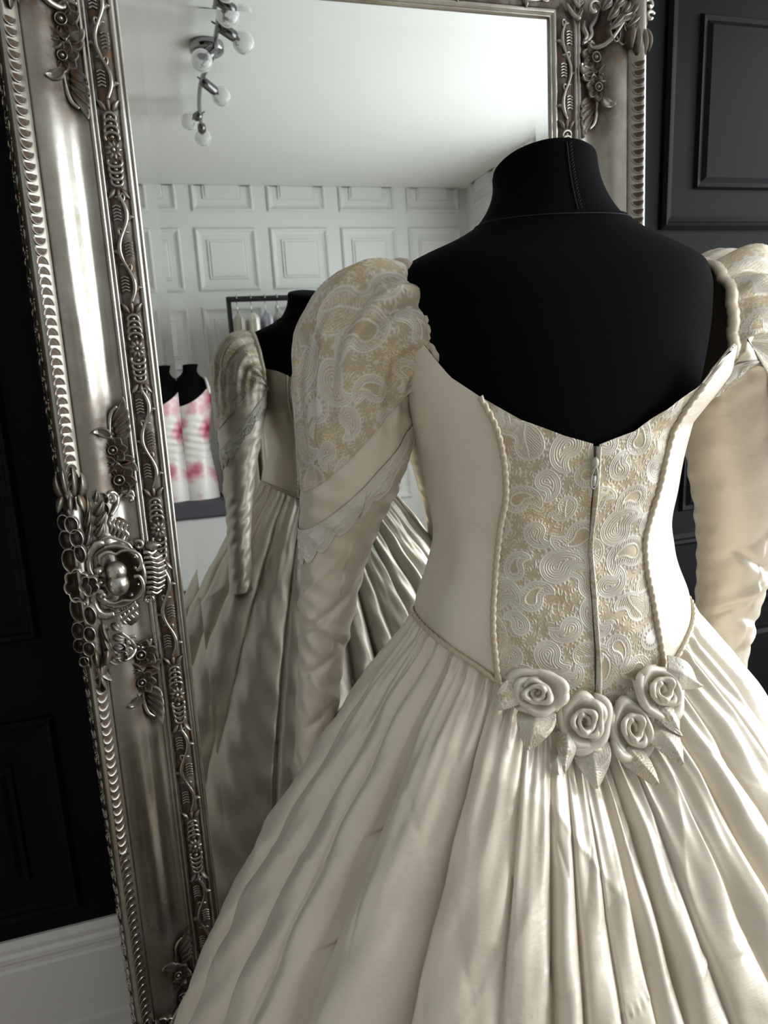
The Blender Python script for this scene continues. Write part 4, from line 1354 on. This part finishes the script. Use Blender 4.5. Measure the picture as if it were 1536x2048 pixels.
# ------------------------------------------------------------------ fabric roses and brocade leaves at the waist
def hit_fn(u, v, rfun, off):
    d = ray(u, v)
    ts_ = np.arange(.35, 1.3, .0006)
    P = CAMP + ts_[:, None] * d
    q = P[:, :2] - AX
    x, y = q @ EX, q @ EB
    psi = np.arctan2(x, y)
    ins = np.hypot(x, y) < rfun(psi, P[:, 2]) + off
    i = int(np.argmax(ins)) if ins.any() else len(ts_) // 2
    return P[i]
def gown_r(psi, z):
    zw = z_waist(np.degrees(psi))
    drop = np.clip(zw - z, 0, 2)
    g = np.interp(drop, G_D, G_R)
    return np.where(z > zw, body_r(psi, z, True) + .004, body_r(psi, zw, True) + .004 + g)
def rose(u, v, ru, rv, seed, name='fabric_rose'):
    r = np.random.default_rng(seed)
    c = hit_fn(u, v, gown_r, .012)
    n = np.array([*(c[:2] - AX), .045]); n[2] = .05; n /= np.linalg.norm(n)
    n = n * .75 - ray(u, v) * .45; n /= np.linalg.norm(n)
    up = np.array([0, 0, 1.0]); rt = np.cross(up, n); rt /= np.linalg.norm(rt); up = np.cross(n, rt)
    px = np.linalg.norm(c - CAMP) / F_PX * 1.02
    sa, sb = ru * px, rv * px
    def strip(t0, t1, rb0, rb1, H, flare, nt, ph, wob=.10, curl=.35, nq=12):
        t = np.linspace(t0, t1, nt); q = np.linspace(0, 1, nq)
        T, Q = np.meshgrid(t, q, indexing='ij')
        f = (T - t0) / (t1 - t0)
        rb = rb0 + (rb1 - rb0) * f
        w = wob * np.sin(T * 2.6 + ph) + .06 * np.sin(T * 5.1 + ph * 2)
        edge = np.sin(PI * np.clip(f, 0, 1)) ** .35
        Rr = rb * (.55 + .45 * np.sqrt(Q)) + flare * Q ** 2 * (1 + w * 2) + w * rb * .5
        roll = np.clip((Q - .78) / .22, 0, 1)
        Hh = H * edge * (Q - curl * roll ** 2) * (1 + w * .8)
        Rr = Rr + roll * .10 * (1 + w)
        return Rr * np.cos(T), Rr * np.sin(T), Hh, nt, nq
    def emit(nm, parent, args, **kw):
        x, y, h, nt, nq = strip(*args, **kw)
        W = c + (x[..., None] * sa) * rt + (y[..., None] * sb) * up + (h[..., None] * (sa + sb) / 2) * n
        base = np.array(gown.location)
        F = grid_faces(nt, nq)
        me = make_mesh(nm, W.reshape(-1, 3) - base, F)
        o = obj(nm, me, M['silk_rose'], parent)
        sd = o.modifiers.new('thickness', 'SOLIDIFY'); sd.thickness = .0007
        return o
    a = r.uniform(0, 6)
    core = emit(name, gown, (a, a + 4.6 * PI, .07, .50, .78, .05, 150, a), wob=.16)
    for k in range(5):
        a0 = a + k * 2 * PI / 5 + r.uniform(-.3, .3)
        emit('petal', core, (a0, a0 + PI * r.uniform(.85, 1.15), .58 + .06 * k, .64 + .06 * k, .62 - .07 * k, .12 + .015 * k, 36, r.uniform(0, 6)), wob=.10, curl=.45)
    return core
rose(1075, 1386, 52, 42, 2)
rose(1167, 1442, 44, 50, 5)
rose(1257, 1455, 42, 58, 9)
rose(1312, 1380, 47, 49, 14)

def leaf(base, tip_, w, seed, fold=.004, twist=0.0, lift=.012):
    """brocade leaf folded along its middle"""
    A = hit_fn(*base, gown_r, lift); B = hit_fn(*tip_, gown_r, lift + .004)
    mid = (A + B) / 2
    L = np.linalg.norm(B - A)
    d = (B - A) / L
    n = np.array([*(mid[:2] - AX), .05]); n /= np.linalg.norm(n)
    n = n - ray(*tip_) * .6; n -= d * (n @ d); n /= np.linalg.norm(n)
    s_ = np.cross(d, n)
    nt, nq = 60, 31
    t = np.linspace(0, 1, nt); q = np.linspace(-1, 1, nq)
    T, Q = np.meshgrid(t, q, indexing='ij')
    px = np.linalg.norm(mid - CAMP) / F_PX
    W = w * px * np.clip(np.sin(PI * (.32 + .68 * T)) ** .9 + .02, .02, 2) * (1 - .12 * T)
    hgt = fold * (1 - np.abs(Q)) * 1.2 + .004 * np.sin(T * PI) + twist * Q * T * .01 + .0015 * np.sin(T * 7 + seed + Q)
    thr = soft(paisley_field(Q * W + seed * .1, T * L, seed, .03), 1)
    V = A + d * (T * L)[..., None] + s_ * (Q * W)[..., None] + n * (hgt + thr * .0004)[..., None]
    o = obj('rose_leaf', make_mesh('rose_leaf', V.reshape(-1, 3) - np.array(gown.location), grid_faces(nt, nq), True, {'thr': thr}), M['brocade'], gown)
    sd = o.modifiers.new('thickness', 'SOLIDIFY'); sd.thickness = .0012; sd.offset = -1
leaf((1040, 1372), (987, 1420), 24, 3, .003)
leaf((1078, 1418), (1056, 1500), 36, 4, .004)
leaf((1134, 1462), (1128, 1545), 18, 6, .006, .6)
leaf((1178, 1478), (1192, 1576), 34, 7, .004)
leaf((1252, 1498), (1313, 1570), 20, 8, .006, -.5)
leaf((1296, 1440), (1364, 1528), 30, 10, .004)
leaf((1308, 1400), (1360, 1474), 24, 11, .004, .4)
leaf((1330, 1336), (1397, 1372), 27, 12, .004)
# ------------------------------------------------------------------ what stands behind the camera and shows in the mirror
def m_floral():
    m = mat('white_satin_pink_blooms', (.85, .82, .80), .38, .05)
    t = NT(m)
    v = t.coord('Object')
    vo = t.n('ShaderNodeTexVoronoi'); vo.inputs['Scale'].default_value = 6.5; vo.inputs['Randomness'].default_value = .9
    nz = t.n('ShaderNodeTexNoise'); nz.inputs['Scale'].default_value = 14
    t.l(v, nz.inputs['Vector'])
    mx = t.n('ShaderNodeMix', data_type='VECTOR'); mx.inputs[0].default_value = .10
    t.l(v, mx.inputs[4]); t.l(nz.outputs['Color'], mx.inputs[5]); t.l(mx.outputs[1], vo.inputs['Vector'])
    col = t.ramp(vo.outputs['Distance'], [(.12, (.40, .05, .09)), (.26, (.66, .22, .28)), (.42, (.80, .50, .54)), (.54, (.86, .82, .79))])
    t.l(col, t.b.inputs['Base Color'])
    return m
M['floral'] = m_floral()
M['lid'] = m_paint('charcoal_velvet', (.055, .055, .07), .7, .1, 300)
M['velvet'] = m_paint('silver_grey_velvet', (.56, .56, .565), .5, .2, 60)
M['base_grey'] = m_paint('slate_blue_fabric', (.13, .13, .19), .8, .1, 300)
M['rail'] = m_paint('black_metal', (.012, .012, .012), .35)
M['g_ivory'] = mat('ivory_satin', (.86, .83, .74), .35)
M['g_white'] = mat('white_tulle', (.86, .86, .88), .6)
M['g_lilac'] = mat('lilac_grey_chiffon', (.50, .50, .60), .6)
M['g_beige'] = mat('champagne_satin', (.62, .58, .50), .4)

# storage chest
chest = empty('storage_chest', (-.04, -1.86, 0))
tag(chest, 'silver grey velvet storage chest with charcoal lid under the pink floral bust', 'chest')
obj('lid', bevel_box_mesh('lid', .98, .40, .085, .012, 3), M['lid'], chest, (0, 0, .752))
obj('body', bevel_box_mesh('body', .95, .37, .41, .02, 4), M['velvet'], chest, (0, 0, .500))
obj('base', bevel_box_mesh('base', .96, .38, .285, .01, 3), M['base_grey'], chest, (0, 0, .1475))

# bust form with floral bodice
bust = empty('bust_form', (.215, -1.86, .795))
tag(bust, 'small black bust form standing on the grey velvet chest', 'mannequin')
BT = [(0, .112, .085), (.10, .106, .082), (.22, .092, .074), (.32, .086, .070), (.42, .098, .080), (.52, .112, .090), (.60, .118, .082), (.655, .112, .068), (.685, .090, .058), (.705, .060, .048), (.72, .046, .042), (.77, .043, .041)]
BT = np.array(BT)
def bust_pts(zlo, zhi, off, nz=60, nt=56, fn=None, top=None):
    th = np.linspace(0, 2 * PI, nt, endpoint=False)
    TH, Q = np.meshgrid(th, np.linspace(0, 1, nz), indexing='ij')
    z1 = zhi if top is None else top(TH)
    Z = zlo + (z1 - zlo) * Q
    a = sm_interp(Z, BT[:, 0], BT[:, 1]); b = sm_interp(Z, BT[:, 0], BT[:, 2])
    e = off + (fn(TH, Z) if fn else 0)
    lean = .028 * np.clip((Z - .62) / .15, 0, 1)
    return np.stack([(a + e) * np.cos(TH) + lean, (b + e) * np.sin(TH), Z], -1), nt, nz
V, nt, nz = bust_pts(0, .77, 0)
V = np.vstack([V.reshape(-1, 3), [[.028, 0, .774]], [[0, 0, 0]]])
F = list(map(tuple, grid_faces(nt, nz, True))) + [(i * nz + nz - 1, (i + 1) % nt * nz + nz - 1, nt * nz) for i in range(nt)] + [((i + 1) % nt * nz, i * nz, nt * nz + 1) for i in range(nt)]
obj('torso', make_mesh('torso', V, F), M['jersey'], bust)
fb = empty('floral_bodice', (.215, -1.86, .795))
tag(fb, 'white satin bodice with pink and red blooms on the small bust form', 'dress')
ruche = lambda th, z: .003 * np.sin(z * 150 + 2 * np.sin(th * 2)) * np.exp(-((z - .33) / .10)**2) + .002 * np.sin(th * 5 + z * 12)
V, nt, nz = bust_pts(.002, .6, .006, 110, 90, ruche, lambda th: .575 + .055 * np.cos(th) + .02 * np.cos(2 * th))
obj('bodice', make_mesh('bodice', V.reshape(-1, 3), grid_faces(nt, nz, True)), M['floral'], fb)
mb = MB()
q = np.linspace(0, 1, 20)
mb.tube(np.stack([.112 - .03 * q + .0 * q, .094 * np.cos(q * PI * .9), .60 + .09 * np.sin(q * PI)], -1), .008, 8)
mb.build('strap', M['floral'], fb)

# garment rail with gowns hung edge-on
rail = empty('garment_rail', (.90, -1.84, 0))
tag(rail, 'black metal garment rail of hanging gowns against the white panelled wall', 'clothes rail')
for nm, mbx in (('post', (-.41,)), ('post', (.41,))):
    mb = MB(); mb.tube([(mbx[0], 0, .02), (mbx[0], 0, 1.925)], .014, 12); mb.build(nm, M['rail'], rail)
    mb = MB(); mb.tube([(mbx[0], -.20, .02), (mbx[0], .20, .02)], .016, 10); mb.build('foot', M['rail'], rail)
mb = MB(); mb.tube([(-.42, 0, 1.915), (.42, 0, 1.915)], .016, 12); mb.build('bar', M['rail'], rail)
def hung_gown(x, m, label, w=.036, hem=.25, seed=0, top=1.835):
    r = np.random.default_rng(seed)
    e = empty('hanging_gown', (x, -1.84, hem))
    tag(e, label, 'dress', 'gowns hung on the black rail')
    th = np.linspace(0, 2 * PI, 64, endpoint=False)
    zz_ = np.concatenate([np.linspace(hem, top - .10, 40), np.linspace(top - .09, top, 14)])
    TH, Z = np.meshgrid(th, zz_, indexing='ij')
    u = (top - Z)
    wy = .17 * np.clip(u / .05, .02, 1) ** .45 * (1 + .10 * np.clip(u - .35, 0, 1)) - .03 * np.exp(-((u - .38) / .1)**2)
    wx = w * np.clip(u / .035, .05, 1) ** .5 * (1 + .12 * np.clip(u - .25, 0, 1.2))
    f = 1 + .10 * np.sin(TH * 7 + r.uniform(0, 6) + Z * 1.5) * np.clip(u / .3, 0, 1) + .05 * np.sin(TH * 13 + Z * 3)
    V = np.stack([wx * np.cos(TH) * f, wy * np.sin(TH) * f, Z - hem], -1).reshape(-1, 3)
    obj('gown_body', make_mesh('gown_body', V, grid_faces(64, len(zz_), True)), m, e)
    t = np.linspace(-.35 * PI, 1.05 * PI, 20)
    k = MB()
    k.tube(np.stack([np.zeros(20), -.019 * np.cos(t), 1.918 - hem + .019 * np.sin(t)], -1), .0028, 6)
    k.tube([(0, -.009, 1.902 - hem), (0, 0, 1.885 - hem), (0, 0, top - hem - .01)], .0028, 6)
    k.build('hanger_hook', M['chrome'], e)
hung_gown(.535, M['g_beige'], 'champagne satin gown at the end of the black rail', .024, .30, 1)
hung_gown(.615, M['g_ivory'], 'bright ivory satin gown second from the end of the black rail', .033, .20, 2)
hung_gown(.695, M['g_lilac'], 'lilac grey chiffon gown between two pale gowns on the black rail', .026, .22, 3)
hung_gown(.766, M['g_beige'], 'champagne satin gown beside the lilac grey one on the rail', .026, .30, 4)
hung_gown(.842, M['g_white'], 'white tulle gown near the middle of the black rail', .031, .20, 5)
hung_gown(.935, M['g_white'], 'white tulle gown beyond the middle of the black rail', .034, .22, 6)
hung_gown(1.03, M['g_ivory'], 'ivory satin gown towards the far end of the black rail', .034, .25, 7)
hung_gown(1.13, M['g_beige'], 'champagne gown next to the ivory one at the rail far end', .032, .25, 8)

# ceiling spotlight bar with clear globe bulbs
lamp = empty('ceiling_light', (.332, -.331, CEIL_Z))
tag(lamp, 'chrome ceiling light bar with clear globe bulbs on curved arms', 'lamp')
L0 = np.array([.332, -.331, CEIL_Z])
mb = MB(); mb.lathe([(0, 0), (.060, 0), (.062, -.006), (.060, -.026), (.054, -.030), (0, -.030)], 36); mb.build('ceiling_plate', M['chrome_grey'], lamp)
stem = np.array([(.338, .12, 2.53), (.340, .004, 2.53), (.342, -.12, 2.53), (.344, -.249, 2.53), (.327, -.372, 2.53), (.316, -.483, 2.53), (.321, -.676, 2.53), (.344, -.93, 2.53)])
tt = np.linspace(0, 7, 60)
P = np.stack([sm_interp(tt, np.arange(8), stem[:, k]) for k in range(3)], -1) - L0
mb = MB(); mb.tube(P, .0085, 10); mb.build('bar', M['chrome_grey'], lamp)
for dy in (-.03, .03):
    mb = MB(); mb.tube([(0, dy, -.028), (.004, dy, -.07)], .006, 10); mb.build('bracket', M['chrome'], lamp)
for s, b in (((.338, .10, 2.53), (.351, .135, 2.485)), ((.341, -.038, 2.53), (.425, -.074, 2.50)), ((.344, -.200, 2.53), (.293, -.166, 2.475)), ((.318, -.465, 2.53), (.393, -.526, 2.50)), ((.335, -.80, 2.53), (.290, -.842, 2.515)), ((.344, -.915, 2.53), (.352, -.975, 2.495))):
    s = np.array(s) - L0; b = np.array(b) - L0; d = b - s; ln = np.linalg.norm(d); d /= ln
    R = .036
    k = MB()
    e = b - d * (R + .002)
    k.tube([s - d * .004, s + d * .004, s + d * .008, e, e + d * .006], [.008, .015, .0175, .0180, .0150], 16)
    so = k.build('bulb_socket', M['chrome_dark'], lamp)
    k = MB(); k.tube([s - d * .022, s], .003, 6); k.build('tilt_pin', M['chrome_dark'], so)
    k = MB(); k.ball(b, R, 22, 14); k.build('globe_bulb', M['glass'], so)
    k = MB(); k.tube([e, e + d * .012, e + d * .022], [.0085, .0075, .003], 10); k.build('bulb_stem', M['g_white'], so)
